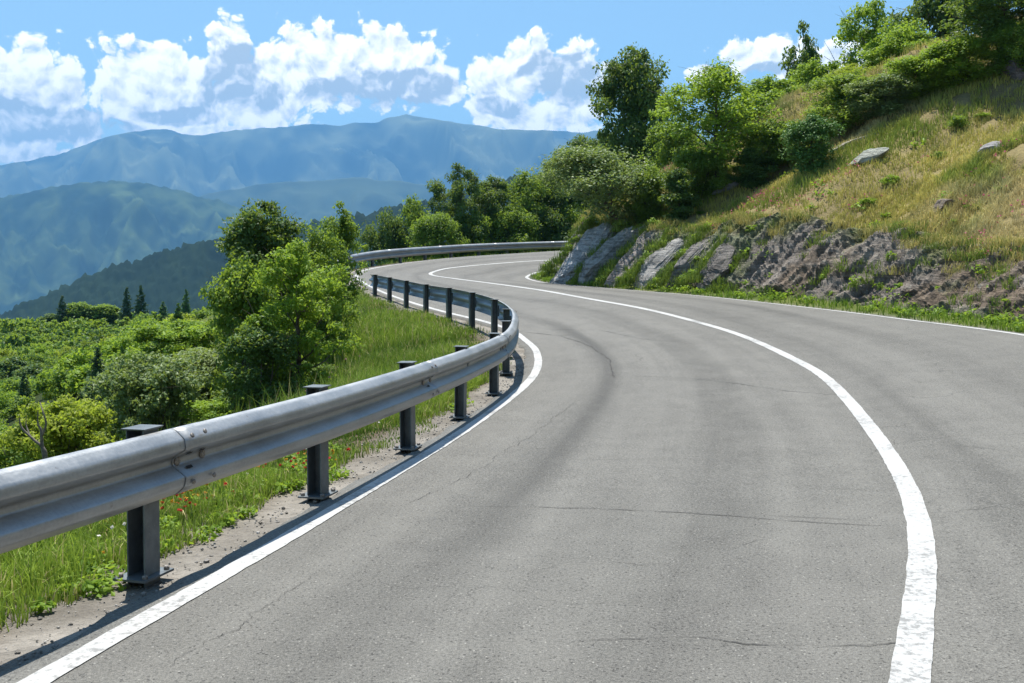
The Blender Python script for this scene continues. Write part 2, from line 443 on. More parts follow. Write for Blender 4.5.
def axis(parts):
    out = []
    for a, b, st in parts: out.append(np.arange(a, b, st))
    return np.concatenate(out)
gx = np.concatenate([axis([(-13500, -1500, 600), (-1500, -300, 60), (-300, -120, 8), (-120, -16, 1.2), (-16, 26, .2), (26, 70, 1.2), (70, 300, 8), (300, 1500, 60), (1500, 13501, 600)])])
gy = axis([(-1900, -300, 100), (-300, -30, 10), (-30, 0, .8), (0, 62, .2), (62, 130, 1.0), (130, 320, 6), (320, 1500, 60), (1500, 12601, 600)])
GX, GY = np.meshgrid(gx, gy)                       # rows = y
fx, fy = GX.ravel(), GY.ravel()
zz = np.full(len(fx), -355.0)
nearm = (np.abs(fx) < 330) & (fy < 340) & (fy > -330)
zz[nearm] = terrain(fx[nearm], fy[nearm])
edge = np.maximum(sstep(150, 320, np.abs(fx)), np.maximum(sstep(200, 330, fy), sstep(150, 320, -fy)))
zz = lerp(zz, -355.0, edge)
cols = np.tile(np.array([.035, .055, .02]), (len(fx), 1))
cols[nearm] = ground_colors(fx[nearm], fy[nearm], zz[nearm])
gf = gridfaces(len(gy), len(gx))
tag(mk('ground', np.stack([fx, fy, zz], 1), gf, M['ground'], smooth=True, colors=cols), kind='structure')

# ------------------------------------------------------------------ road, lines, cracks
NT = 21
T = np.linspace(0, 1, NT)
def road_point(i, t):
    """i fractional index along the dense knots, t in metres-like 0..1 left..right (quadratic through the three lines)"""
    l, c, r = Ll[i], Cc[i], Rr[i]
    return l, c, r
rows, uvs = [], []
wl = np.linalg.norm((Cc - Ll)[:, :2], axis=1); wr = np.linalg.norm((Rr - Cc)[:, :2], axis=1)
XL = .20 + .07 * fbm(SC * 2.2, SC * 0, 77, 4); XR = .22 + .06 * fbm(SC * 2.0, SC * 0 + 9, 78, 4)
dl_ = (Ll - Cc) / wl[:, None]; dr_ = (Rr - Cc) / wr[:, None]
prof = [('l', None, -.12), ('l', None, 0)]
def cross(side, m):             # point m metres outside an edge line
    return (Ll + dl_ * m[:, None]) if side == 'l' else (Rr + dr_ * m[:, None])
lay = []
o_ = cross('l', XL + .05); o_[:, 2] = Ll[:, 2] - .22; lay.append((o_, -(XL + .05)))
o_ = cross('l', XL); o_[:, 2] = Ll[:, 2] - .006; lay.append((o_, -XL))
for t in np.linspace(0, 1, 11): lay.append((lerp(Ll, Cc, t), wl * t))
for t in np.linspace(0, 1, 11)[1:]: lay.append((lerp(Cc, Rr, t), wl + wr * t))
o_ = cross('r', XR); o_[:, 2] = Rr[:, 2] - .006; lay.append((o_, wl + wr + XR))
o_ = cross('r', XR + .05); o_[:, 2] = Rr[:, 2] - .22; lay.append((o_, wl + wr + XR + .05))
RV = np.stack([l[0] for l in lay], 1)             # stations x across x 3
# ease the kink at the crown
RU = np.stack([l[1] for l in lay], 1)
for c_ in (11, 12, 13): pass
UV = np.stack([RU, np.repeat(SC[:, None], RU.shape[1], 1)], 2)
road = tag(mk('road', RV.reshape(-1, 3), gridfaces(RV.shape[0], RV.shape[1])[:, ::-1], M['asphalt'], smooth=True, uv=UV.reshape(-1, 2)), kind='structure')

def line_strip(name, P, width, seed, lift=.005, wear=.007):
    P = resample(P, .04); P = P[(P[:, 1] > -6) & (P[:, 1] < 60) & (P[:, 0] < 30)]
    Tn = tangents(P); Nn = np.stack([-Tn[:, 1], Tn[:, 0]], 1)
    s = np.arange(len(P)) * .04
    ea = wear * fbm(s * 7, s * 0, seed, 4) + .006 * fbm(s * .4, s * 0, seed + 5, 2); eb = wear * fbm(s * 7, s * 0 + 5, seed + 1, 4)
    # slope across: read the road on both sides
    V = []
    for f, e in ((-.5, ea), (-.17, 0 * ea), (.17, 0 * ea), (.5, eb)):
        q = P.copy(); q[:, :2] += Nn * (width * f + e)[:, None]; V.append(q)
    V = np.stack(V, 1)
    return V, s
from mathutils.bvhtree import BVHTree
def road_z(V):
    """drop a list of points on the road mesh"""
    global _bvh
    try: _bvh
    except NameError:
        _bvh = BVHTree.FromPolygons([tuple(v) for v in RV.reshape(-1, 3)], [tuple(int(i) for i in f) for f in gridfaces(RV.shape[0], RV.shape[1])])
    out = V.copy()
    for i, v in enumerate(V):
        h = _bvh.ray_cast(Vector((v[0], v[1], 50)), Vector((0, 0, -1)))
        if h[0] is not None: out[i, 2] = h[0].z
    return out
for nm, P, w, sd in (('edge_line', Ll, .125, 3), ('edge_line', Rr, .12, 13), ('centre_line', Cc, .15, 23)):
    V, s = line_strip(nm, P, w, sd)
    sh = V.shape; Vz = road_z(V.reshape(-1, 3)); Vz[:, 2] += .005
    tag(mk(nm, Vz, gridfaces(sh[0], sh[1])[:, ::-1], M['paint'], smooth=True), kind='structure')

def ground_pt(px, py):           # a pixel to the road surface
    d = Vector(((px - 512) / F_PX, 1, (HOR - py) / F_PX)); road_z(np.zeros((1, 3)))
    h = _bvh.ray_cast(Vector((0, 0, CAM_Z)), d.normalized())
    return h[0]
def crack(pts, w, seed, jit=.03):
    P = []
    for p in pts:
        g = ground_pt(*p)
        if g is not None: P.append(g[:])
    P = resample(np.array(P), .025); s = np.arange(len(P)) * .025
    Tn = tangents(P); Nn = np.stack([-Tn[:, 1], Tn[:, 0]], 1)
    P[:, :2] += Nn * (jit * 1.3 * fbm(s * 2.2, s * 0, seed, 7, .75) + .07 * fbm(s * .8, s * 0, seed + 4, 2))[:, None]
    ww = np.clip(w * .7 * (.75 + 1.0 * fbm(s * 6, s * 0, seed + 3, 4)), .0015, None) * np.clip(np.minimum(s, s[-1] - s) / .2, .1, 1)
    a = P.copy(); b = P.copy(); a[:, :2] += Nn * ww[:, None] / 2; b[:, :2] -= Nn * ww[:, None] / 2
    V = road_z(np.stack([a, b], 1).reshape(-1, 3)); V[:, 2] += .004
    mk('crack', V, gridfaces(len(P), 2)[:, ::-1], M['tar'], parent=road)
crack([(455, 506), (520, 508), (600, 510), (680, 514), (760, 520), (825, 524), (895, 527)], .012, 1)
crack([(765, 516), (830, 518), (885, 521)], .007, 2)
crack([(560, 637), (620, 634), (690, 635), (745, 644), (800, 645), (868, 644), (905, 640), (960, 642)], .011, 3, .04)
crack([(815, 489), (850, 490), (893, 493)], .006, 4)
crack([(632, 376), (680, 378), (740, 384), (785, 391), (850, 396)], .016, 5, .05)
crack([(897, 440), (935, 441)], .010, 6)
crack([(940, 444), (985, 448), (1020, 452)], .006, 16)
crack([(575, 398), (540, 432), (490, 462), (440, 488), (410, 506)], .005, 8, .07)
crack([(338, 570), (300, 592), (262, 614), (226, 640), (196, 660), (165, 682)], .004, 7, .08)
crack([(640, 455), (668, 452), (690, 456)], .006, 31)
crack([(600, 560), (640, 566), (668, 562)], .005, 32)
crack([(545, 330), (600, 330), (640, 338), (700, 345)], .016, 34, .05)
crack([(735, 548), (760, 540), (790, 535)], .005, 9)
crack([(505, 330), (560, 336), (590, 347), (610, 362), (617, 378)], .022, 10, .04)

# ------------------------------------------------------------------ guard rails
_fold = [(0.0, 0.0), (.034, .006), (.088, .052), (.098, .104), (.010, .160), (.010, .196), (.098, .252), (.088, .304), (.034, .350), (0.0, .356)]
BEAM = [_fold[0]]
for _i in range(1, len(_fold) - 1):           # every fold is a small radius of three points
    _p, _q, _n = (np.array(_fold[_i + k]) for k in (-1, 0, 1))
    _u = (_p - _q) / np.linalg.norm(_p - _q); _v = (_n - _q) / np.linalg.norm(_n - _q); _r = min(.012, .4 * np.linalg.norm(_p - _q), .4 * np.linalg.norm(_n - _q))
    _a, _b = _q + _u * _r, _q + _v * _r
    BEAM += [tuple(_a), tuple((_a + _b) * .25 + _q * .5), tuple(_b)]
BEAM.append(_fold[-1])
def beam_mesh(P, off, z0, lap, parent, scale=1.0, closed_ends=True):
    """P: base points along the rail, beam hung off m to the right of travel, bottom z0 above the ground"""
    Tn = tangents(P); Nn = np.stack([Tn[:, 1], -Tn[:, 0]], 1)      # to the right = road side
    pr = np.array(BEAM)
    back = pr.copy(); back[:, 0] -= .006
    ring = np.vstack([pr, back[::-1]])
    V = np.empty((len(P), len(ring), 3))
    V[:, :, :2] = P[:, None, :2] + Nn[:, None] * (off + lap + ring[None, :, :1] * scale)
    V[:, :, 2] = P[:, None, 2] + z0 + ring[None, :, 1] * scale
    n, m = V.shape[:2]
    i = np.arange(n - 1)[:, None] * m; j = np.arange(m)[None]; j2 = (j + 1) % m
    f = np.stack([(i + j).ravel(), (i + m + j).ravel(), (i + m + j2).ravel(), (i + j2).ravel()], 1)
    caps = []
    for e in (0, (n - 1) * m):
        for q in range(len(pr) - 1):
            caps.append((e + q, e + q + 1, e + m - 2 - q, e + m - 1 - q))
    return mk('rail_beam', V.reshape(-1, 3), [f, np.array(caps)], M['steel'], parent=parent, smooth=True)

def prism_ring(pts, z0, z1):
    pts = np.array(pts); n = len(pts)
    V = np.vstack([np.c_[pts, np.full(n, z0)], np.c_[pts, np.full(n, z1)]])
    q = np.array([(i, (i + 1) % n, (i + 1) % n + n, i + n) for i in range(n)])
    return V, q, np.arange(n, 2 * n)[None], np.arange(n)[::-1][None]

def box(c, s):
    x, y, z = s; v = np.array([(a * x / 2, b * y / 2, d * z / 2) for d in (-1, 1) for a, b in ((-1, -1), (1, -1), (1, 1), (-1, 1))]) + np.array(c)
    f = np.array([(3, 2, 1, 0), (4, 5, 6, 7), (0, 1, 5, 4), (1, 2, 6, 5), (2, 3, 7, 6), (3, 0, 4, 7)])
    return v, f
def join(parts):
    V, F, n = [], [], 0
    for v, f in parts:
        V.append(v); F += [g + n for g in (f if isinstance(f, list) else [f])]; n += len(v)
    return np.vstack(V), F

def disc(c, ax, r, h, seg=10):
    ax = Vector(ax).normalized(); a = ax.orthogonal().normalized(); b = ax.cross(a)
    V = []
    for k, rr in ((0, r), (h * .7, r), (h, r * .7)):
        for i in range(seg):
            t = 2 * math.pi * i / seg; V.append(Vector(c) + ax * k + a * rr * math.cos(t) + b * rr * math.sin(t))
    V = np.array([v[:] for v in V]); F = []
    for k in range(2):
        F += [(k * seg + i, k * seg + (i + 1) % seg, (k + 1) * seg + (i + 1) % seg, (k + 1) * seg + i) for i in range(seg)]
    return V, [np.array(F), np.arange(2 * seg, 3 * seg)[None]]

def make_post(parent, loc, rz, h, plate, deep):
    """a channel-section post: web towards the road, flanges back, flared cap"""
    w, d, t = .062, .055, .008
    sec = [(-w, -d), (w, -d), (w, d), (-w, d), (-w, d - t), (w - t, d - t), (w - t, -d + t), (-w, -d + t)]
    V, q, top, bot = prism_ring(sec, -deep, h)
    q = q[:, ::-1] if False else q
    parts = [(V, [q, top, bot])]
    parts.append(box((0, -d - .016, h - .21), (.085, .028, .20)))          # spacer to the beam
    Vj, Fj = join(parts)
    cs, sn = math.cos(rz), math.sin(rz); Rm = np.array([[cs, -sn, 0], [sn, cs, 0], [0, 0, 1]])
    p = mk('post', Vj + np.array(parent.location), Fj, M['post'], parent=parent)
    v, f = box((0, 0, h + .004), (w * 2 + .03, d * 2 + .03, .008)); v[4:, :2] *= 1.05
    c = mk('post_cap', v + np.array(parent.location), f, M['post'], parent=p)
    if plate:
        v1, f1 = box((0, 0, .006), (.24, .20, .012))
        b = mk('base_plate', v1 + np.array(parent.location), f1, M['post'], parent=p)
        bp = [disc((sx * .09, sy * .075, .012), (0, 0, 1), .016, .02, 6) for sx in (-1, 1) for sy in (-1, 1)]
        for v2, f2 in bp: mk('bolt', v2 + np.array(parent.location), f2, M['bolt'], parent=p)
    p.location = Vector(loc) - parent.location; p.rotation_euler = (0, 0, rz)
    return p

def place_posts(parent, P, h, plate, deep, s_first, step, jit=.0):
    pts = resample(P, step, s0=s_first); dense = resample(P, .1); Td = tangents(dense); proto = None; out = []
    for k, q in enumerate(pts):
        i = np.argmin(((dense[:, :2] - q[:2]) ** 2).sum(1)); t = Td[i]
        rz = math.atan2(t[1], t[0]) + random.uniform(-jit, jit)          # local x along the rail, local -y to the road
        if proto is None:
            proto = make_post(parent, q, rz, h, plate, deep); out.append(proto)
        else:
            c = proto.copy(); COL.objects.link(c); c.parent = parent
            for ch in proto.children:
                d = ch.copy(); COL.objects.link(d); d.parent = c
            c.location = Vector(q) - parent.location; c.rotation_euler = (random.uniform(-jit, jit), random.uniform(-jit, jit), rz); out.append(c)
    return pts

RAIL = spline([(-4.6, -5.2, 0), (-3.55, -1.2, 0), (-2.95, 2.2, 0), (-2.24, 4.3, 0), (-1.94, 5.25, 0), (-1.40, 7.1, 0), (-.93, 9.14, 0), (-.55, 11.1, .0), (-.2, 13.2, .03), (-.08, 15.2, .1),
               (-.1, 17.0, .2), (-.33, 18.8, .30), (-.80, 20.6, .39), (-1.43, 22.6, .46), (-2.17, 24.6, .52), (-3.05, 27, .62), (-3.95, 29.5, .72), (-4.6, 31.2, .78)], 20)
RAIL = resample(RAIL, .1)
near_rail = empty('guardrail', (-1.87, 5.25, 0), 'long grey steel guardrail beside the left lane, bending out of the foreground', 'guardrail', None)
Lrail = np.arange(len(RAIL)) * .1
s1 = Lrail[np.argmin(((RAIL[:, :2] - np.array([-1.87, 5.25])) ** 2).sum(1))]
STEP = 1.97
s_first = s1 - STEP * 3
posts = place_posts(near_rail, RAIL, .775, True, .45, s_first, STEP, .012)
# beam lengths lap just past every second post
joints = [s1 + .12 + STEP * 2 * k for k in range(-3, 8)]
edges = [0] + [j for j in joints if 0.5 < j < Lrail[-1] - .6] + [Lrail[-1]]
for k in range(len(edges) - 1):
    a, b = edges[k], edges[k + 1] + (.32 if k < len(edges) - 2 else 0)
    sel = np.arange(a, b + .001, .1)
    P = np.stack([np.interp(sel, Lrail, RAIL[:, j]) for j in range(3)], 1)
    lapv = np.where(sel > b - .33, 0.0, 0.0)
    bm = beam_mesh(P, .075, .402, (0.0 if k % 2 == 0 else .007), near_rail)
    # bolts and slots at the lap
    if k < len(edges) - 2:
        sj = edges[k + 1]
        def rp(s): 
            return np.array([np.interp(s, Lrail, RAIL[:, j]) for j in range(3)])
        tt = rp(sj + .1)[:2] - rp(sj - .1)[:2]; tt /= np.linalg.norm(tt); nn = np.array([tt[1], -tt[0]])
        for ds, zz_, dep, tilt in ((.03, .178, .0, 0), (.26, .178, 0, 0), (.05, .318, .088, .6), (.17, .322, .086, .6), (.05, .07, .098, -.1), (.24, .07, .098, -.1)):
            q = rp(sj + ds); c = (q[0] + nn[0] * (.075 + dep + .013), q[1] + nn[1] * (.075 + dep + .013), q[2] + .402 + zz_)
            big = dep == 0
            v, f = disc(c, (nn[0], nn[1], tilt), .026 if big else .014, .018 if big else .009, 10)
            mk('bolt', v, f, M['bolt'], parent=bm)
        for ds, zz_, dep in ((.06, .214, .045), (.18, .214, .045), (.06, .142, .045)):
            q = rp(sj + ds); q2 = rp(sj + ds + .055)
            v = []
            for qq in (q, q2):
                for dz in (-.006, .006):
                    sl = 1.25 if zz_ > .178 else -1.25
                    dd = dep + .0135 + dz * sl
                    v.append((qq[0] + nn[0] * (.075 + dd), qq[1] + nn[1] * (.075 + dd), q[2] + .402 + zz_ + dz))
            mk('slot', v, np.array([(0, 1, 3, 2)]), M['hole'], parent=bm)

FAR = spline([(-6.5, 36.5, 1.1), (-6.95, 39.5, 1.42), (-6.3, 42.8, 1.72), (-5.1, 45.0, 1.92), (-3.6, 47.6, 2.1), (-2.0, 49.6, 2.25), (.6, 52.2, 2.42), (3.3, 54, 2.55), (7.5, 56.2, 2.8), (12, 58, 3.1)], 20)
FAR = resample(FAR, .1)
far_rail = empty('guardrail', tuple(FAR[60]), 'grey guardrail on the outside of the far bend, in front of a row of trees', 'guardrail', None)
place_posts(far_rail, FAR, .76, False, .6, 1.0, 2.0, .02)
LF = np.arange(len(FAR)) * .1
e2 = list(np.arange(0, LF[-1], 4.0)) + [LF[-1]]
for k in range(len(e2) - 1):
    sel = np.arange(e2[k], e2[k + 1] + .05, .1); P = np.stack([np.interp(sel, LF, FAR[:, j]) for j in range(3)], 1)
    if len(P) > 3: beam_mesh(P, .125, .36, .004 * (k % 2), far_rail, 1.08)

# ------------------------------------------------------------------ rock bank along the right side
iR = np.where((Rd[:, 1] > 5) & (Rd[:, 1] < 45) & (Rd[:, 0] < 12))[0]
RB = resample(Rd[iR], .055); TB = tangents(RB); NB = np.stack([TB[:, 1], -TB[:, 0]], 1)
k_ = np.ones(25) / 25
NB = np.stack([np.convolve(np.pad(NB[:, j], 12, mode='edge'), k_, 'valid') for j in range(2)], 1); NB /= np.linalg.norm(NB, axis=1)[:, None]
sB = np.arange(len(RB)) * .055
vB = np.linspace(0, 1, 54)
_, iRR = nearest(RB[:, 0], RB[:, 1], Rd)
HB = rock_h(iRR)
SS, VV = np.meshgrid(sB, vB, indexing='ij')
o = .75 + 2.15 * VV
X = RB[:, None, 0] + NB[:, None, 0] * o; Y = RB[:, None, 1] + NB[:, None, 1] * o
Z0 = terrain(X, Y)
hh = (o - .75) / 2.15
# tilted strata, ledges and blocks
q1 = SS * 1.0 + VV * 1.6
blocks = ridged(q1 * .9, VV * 1.4 + SS * .15, 41, 4) - .5
strat = ridged(q1 * 2.6 + fbm(SS * .8, VV * 3, 43, 3), VV * .9, 45, 3) - .5
fine = fbm(SS * 6, VV * 14, 47, 4)
amp = sstep(0, .18, hh) * (1 - sstep(.80, 1.0, hh))
crisp = ridged(q1 * 7 + VV * 2, VV * 7 - SS * 1.5, 49, 3) - .55
disp = amp * (.40 * blocks + .30 * strat + .08 * fine + .07 * crisp + .04) - .05 * (1 - amp)
# push outwards to the road and up
X2 = X - NB[:, None, 0] * disp * .75; Y2 = Y - NB[:, None, 1] * disp * .75; Z2 = Z0 + disp * .62 - .03 * (1 - amp) + .05 * amp
base = np.array([.215, .182, .150]); darkr = np.array([.092, .074, .060]); soil = np.array([.125, .092, .062]); moss = np.array([.09, .13, .025]); pale = np.array([.30, .29, .275])
farw = sstep(26, 33, RB[:, 1])[:, None] * np.ones_like(VV)
c = lerp(darkr, base, np.clip(.5 + 1.3 * blocks + .6 * fine, 0, 1)[..., None])
c = lerp(c, pale, (np.clip(.25 + .9 * strat + .5 * blocks, 0, 1) * lerp(.22, 1.0, farw))[..., None])
c = lerp(c, soil, sstep(.05, .45, fbm(SS * .7, VV * 2.5, 51, 4) + .22 * (VV < .4))[..., None] * .85)
c = lerp(c, moss, (sstep(.15, .4, fbm(SS * 1.1 + VV * 2, VV * 2.0, 55, 4) + .1 * farw) * .5)[..., None])
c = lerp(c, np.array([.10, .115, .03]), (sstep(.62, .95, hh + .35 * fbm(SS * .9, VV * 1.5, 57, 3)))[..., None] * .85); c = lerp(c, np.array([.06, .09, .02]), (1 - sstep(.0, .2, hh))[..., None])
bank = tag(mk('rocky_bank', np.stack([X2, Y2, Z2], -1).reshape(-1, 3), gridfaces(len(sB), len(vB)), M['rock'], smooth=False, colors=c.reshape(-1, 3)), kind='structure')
BK = np.stack([X2, Y2, Z2], -1)

# ------------------------------------------------------------------ stones and slabs
def stone_mesh(seed, size, rough=.35, sub=4, angular=True, box_=False):
    import bmesh
    bm = bmesh.new(); bmesh.ops.create_icosphere(bm, subdivisions=sub, radius=1)
    V = np.array([v.co[:] for v in bm.verts]); F = np.array([[v.index for v in f.verts] for f in bm.faces]); bm.free()
    r = np.random.default_rng(seed)
    if box_: V = np.sign(V) * np.abs(V) ** .45
    if angular:                                   # cut by planes: flat broken faces
        for _ in range(11):
            n = r.normal(size=3); n /= np.linalg.norm(n); d = (r.uniform(.52, .82) if not box_ else r.uniform(.75, 1.15))
            k = V @ n; V = V - np.maximum(k - d, 0)[:, None] * n
    off = r.uniform(0, 50)
    nz = np.array([mnoise.fractal(Vector(v * 2.3 + off), 1.0, 2.0, 5) for v in V])
    V = V * (1 + rough * .3 * nz)[:, None]
    return V * np.array(size), F
def stone(name, loc, size, rot, col, label, cat, group=None, seed=1, sub=4, rough=.35):
    V, F = stone_mesh(seed, size, rough, sub, True, name == 'rock_slab')
    m = np.array(rot) if np.shape(rot) == (3, 3) else np.array(Matrix.Rotation(rot[2], 3, 'Z') @ Matrix.Rotation(rot[1], 3, 'Y') @ Matrix.Rotation(rot[0], 3, 'X'))
    V = V @ m.T + np.array(loc)
    cc = np.tile(np.array(col), (len(V), 1)) * (1 + .25 * fbm(V[:, 0] * 4, V[:, 2] * 4 + V[:, 1], seed, 3))[:, None]
    return tag(mk(name, V, F, M['rock'], smooth=False, colors=cc, origin=loc), label, cat, group)
def basis(L, Nn):
    L = np.array(L, float); L /= np.linalg.norm(L); Nn = np.array(Nn, float); Nn -= L * (Nn @ L); Nn /= np.linalg.norm(Nn)
    return np.stack([L, np.cross(Nn, L), Nn], 1)
SL = [ # px, py, depth, half length, half width, half thickness
 (583, 257, 34.6, 1.45, .60, .42, 'pale grey tilted rock slab at the very tip of the inside of the bend'),
 (609, 258, 33.6, 1.35, .36, .36, 'second tilted slab from the bend tip, streaked with grass'),
 (635, 260, 32.4, 1.35, .28, .34, 'brownish slanting slab third from the bend tip'),
 (662, 264, 31.0, 1.12, .42, .36, 'broad grey slanting slab fourth from the bend tip'),
 (692, 262, 30.2, 1.15, .28, .30, 'narrow grey slab fifth from the bend tip, half sunk in soil'),
 (722, 268, 29.2, .85, .38, .28, 'low dark slab farthest from the bend tip, half sunk in soil'),
]
SLAB_EDGE = []
for k, (px, py, d, a, b, t, lab) in enumerate(SL):
    uu = 512 + BK[..., 0] / BK[..., 1] * F_PX; vv = HOR - (BK[..., 2] - CAM_Z) / BK[..., 1] * F_PX
    nr = (np.abs(uu - px) < 9) & (np.abs(vv - py) < 9)
    if nr.any(): d = float(BK[..., 1][nr].min()) + .52
    x = px2(px, d); z = CAM_Z + (HOR - py) / F_PX * d
    _bs = basis((.62, .34, .66), (-.45, -.75, .5))
    for _i in range(46): SLAB_EDGE.append(np.array([x, d, z]) + _bs @ np.array([random.uniform(-1, 1.0) * a, random.choice((-1, 1, 1)) * b * random.uniform(.9, 1.25), t * random.uniform(-.2, .8)]))
    stone('rock_slab', (x, d, z), (a, b, t), basis((.62 + .1 * math.sin(k * 2.1), .34, .66 + .08 * math.cos(k * 1.7)), (-.45 + .12 * math.sin(k * 3), -.75, .5)), [(.34, .335, .33), (.30, .29, .27), (.27, .235, .215), (.25, .24, .225), (.19, .175, .16), (.16, .145, .13)][k], lab, 'rock', 'rock slabs at the inside of the bend', 60 + k, 5, .5)
for k, (px, py, sx, sy, sz, lab, col) in enumerate([
 (868, 160, .75, .3, .22, 'long pale lichen grey rock lying in the dry grass slope', (.33, .34, .29)),
 (858, 142, 1.0, .25, .14, 'thin flat strip of pale rock above the lichen grey rock', (.33, .30, .26)),
 (993, 153, .42, .35, .2, 'grey rounded boulder in the dry grass near the right edge of the slope', (.26, .25, .25)),
 (1019, 78, .5, .4, .5, 'dark brownish boulder high up on the grass slope below the big dark tree', (.15, .12, .12)),
 (724, 192, .7, .25, .14, 'low grey rock at the foot of the bright tree on the slope', (.28, .28, .29)),
 (846, 58, .9, .5, .4, 'light grey rock showing between bushes near the skyline', (.34, .34, .36)),
 (942, 208, .35, .25, .16, 'small brown stone in dry grass above the rock cut', (.2, .16, .13)),
 (560, 303, .0, 0, 0, '', None)]):
    if not lab: continue
    x, y, z = hit(px, py)
    stone('boulder', (x, y, z + sz * .25), (sx, sy, sz), (random.uniform(-.2, .2), -.35, random.uniform(-.4, .4)), col, lab, 'rock', 'boulders on the grassy slope', 80 + k)

# ------------------------------------------------------------------ vegetation makers
def tube(pts, rad, sides=6):
    pts = np.asarray(pts, float); n = len(pts); T_ = np.gradient(pts, axis=0); T_ /= np.maximum(np.linalg.norm(T_, axis=1), 1e-9)[:, None]
    ref = np.array([.31, .77, .1]); V = []
    for i in range(n):
        a = np.cross(T_[i], ref); a /= np.linalg.norm(a); b = np.cross(T_[i], a)
        th = np.arange(sides) * 2 * math.pi / sides
        V.append(pts[i] + rad[i] * (np.cos(th)[:, None] * a + np.sin(th)[:, None] * b))
    V = np.vstack(V); F = []
    for i in range(n - 1):
        for j in range(sides):
            F.append((i * sides + j, i * sides + (j + 1) % sides, (i + 1) * sides + (j + 1) % sides, (i + 1) * sides + j))
    return V, np.array(F)

def leaves(C, rad, per, size, r, flat_=.65, up=.5, aspect=.55, ctint=None, droop=0):
    """leaf quads in clumps: C clump centres, rad clump radii"""
    n = len(C) * per
    c = np.repeat(C, per, 0); rr = np.repeat(rad, per)
    g = r.normal(size=(n, 3)); g /= np.linalg.norm(g, axis=1)[:, None]; g *= (r.uniform(0, 1, n) ** .45)[:, None]
    p = c + g * rr[:, None] * np.array([1, 1, flat_])
    nrm = r.normal(size=(n, 3)); nrm[:, 2] = np.abs(nrm[:, 2]) * .8 + up; nrm += g * .7; nrm /= np.linalg.norm(nrm, axis=1)[:, None]
    u = r.normal(size=(n, 3)); u[:, 2] -= droop; u -= nrm * (u * nrm).sum(1)[:, None]; u /= np.linalg.norm(u, axis=1)[:, None]
    w = np.cross(nrm, u); l = size * r.uniform(.6, 1.35, n)[:, None]
    V = np.stack([p - u * l * .5, p + w * l * aspect * .5 - nrm * l * .06, p + u * l * .5, p - w * l * aspect * .5 - nrm * l * .06], 1).reshape(-1, 3)
    F = np.arange(n * 4).reshape(-1, 4)
    ct = np.repeat(r.uniform(.1, .8, len(C)) if ctint is None else ctint, per)
    t = np.clip(ct + r.normal(0, .18, n), 0, 1)
    return V, F, np.repeat(t, 4)

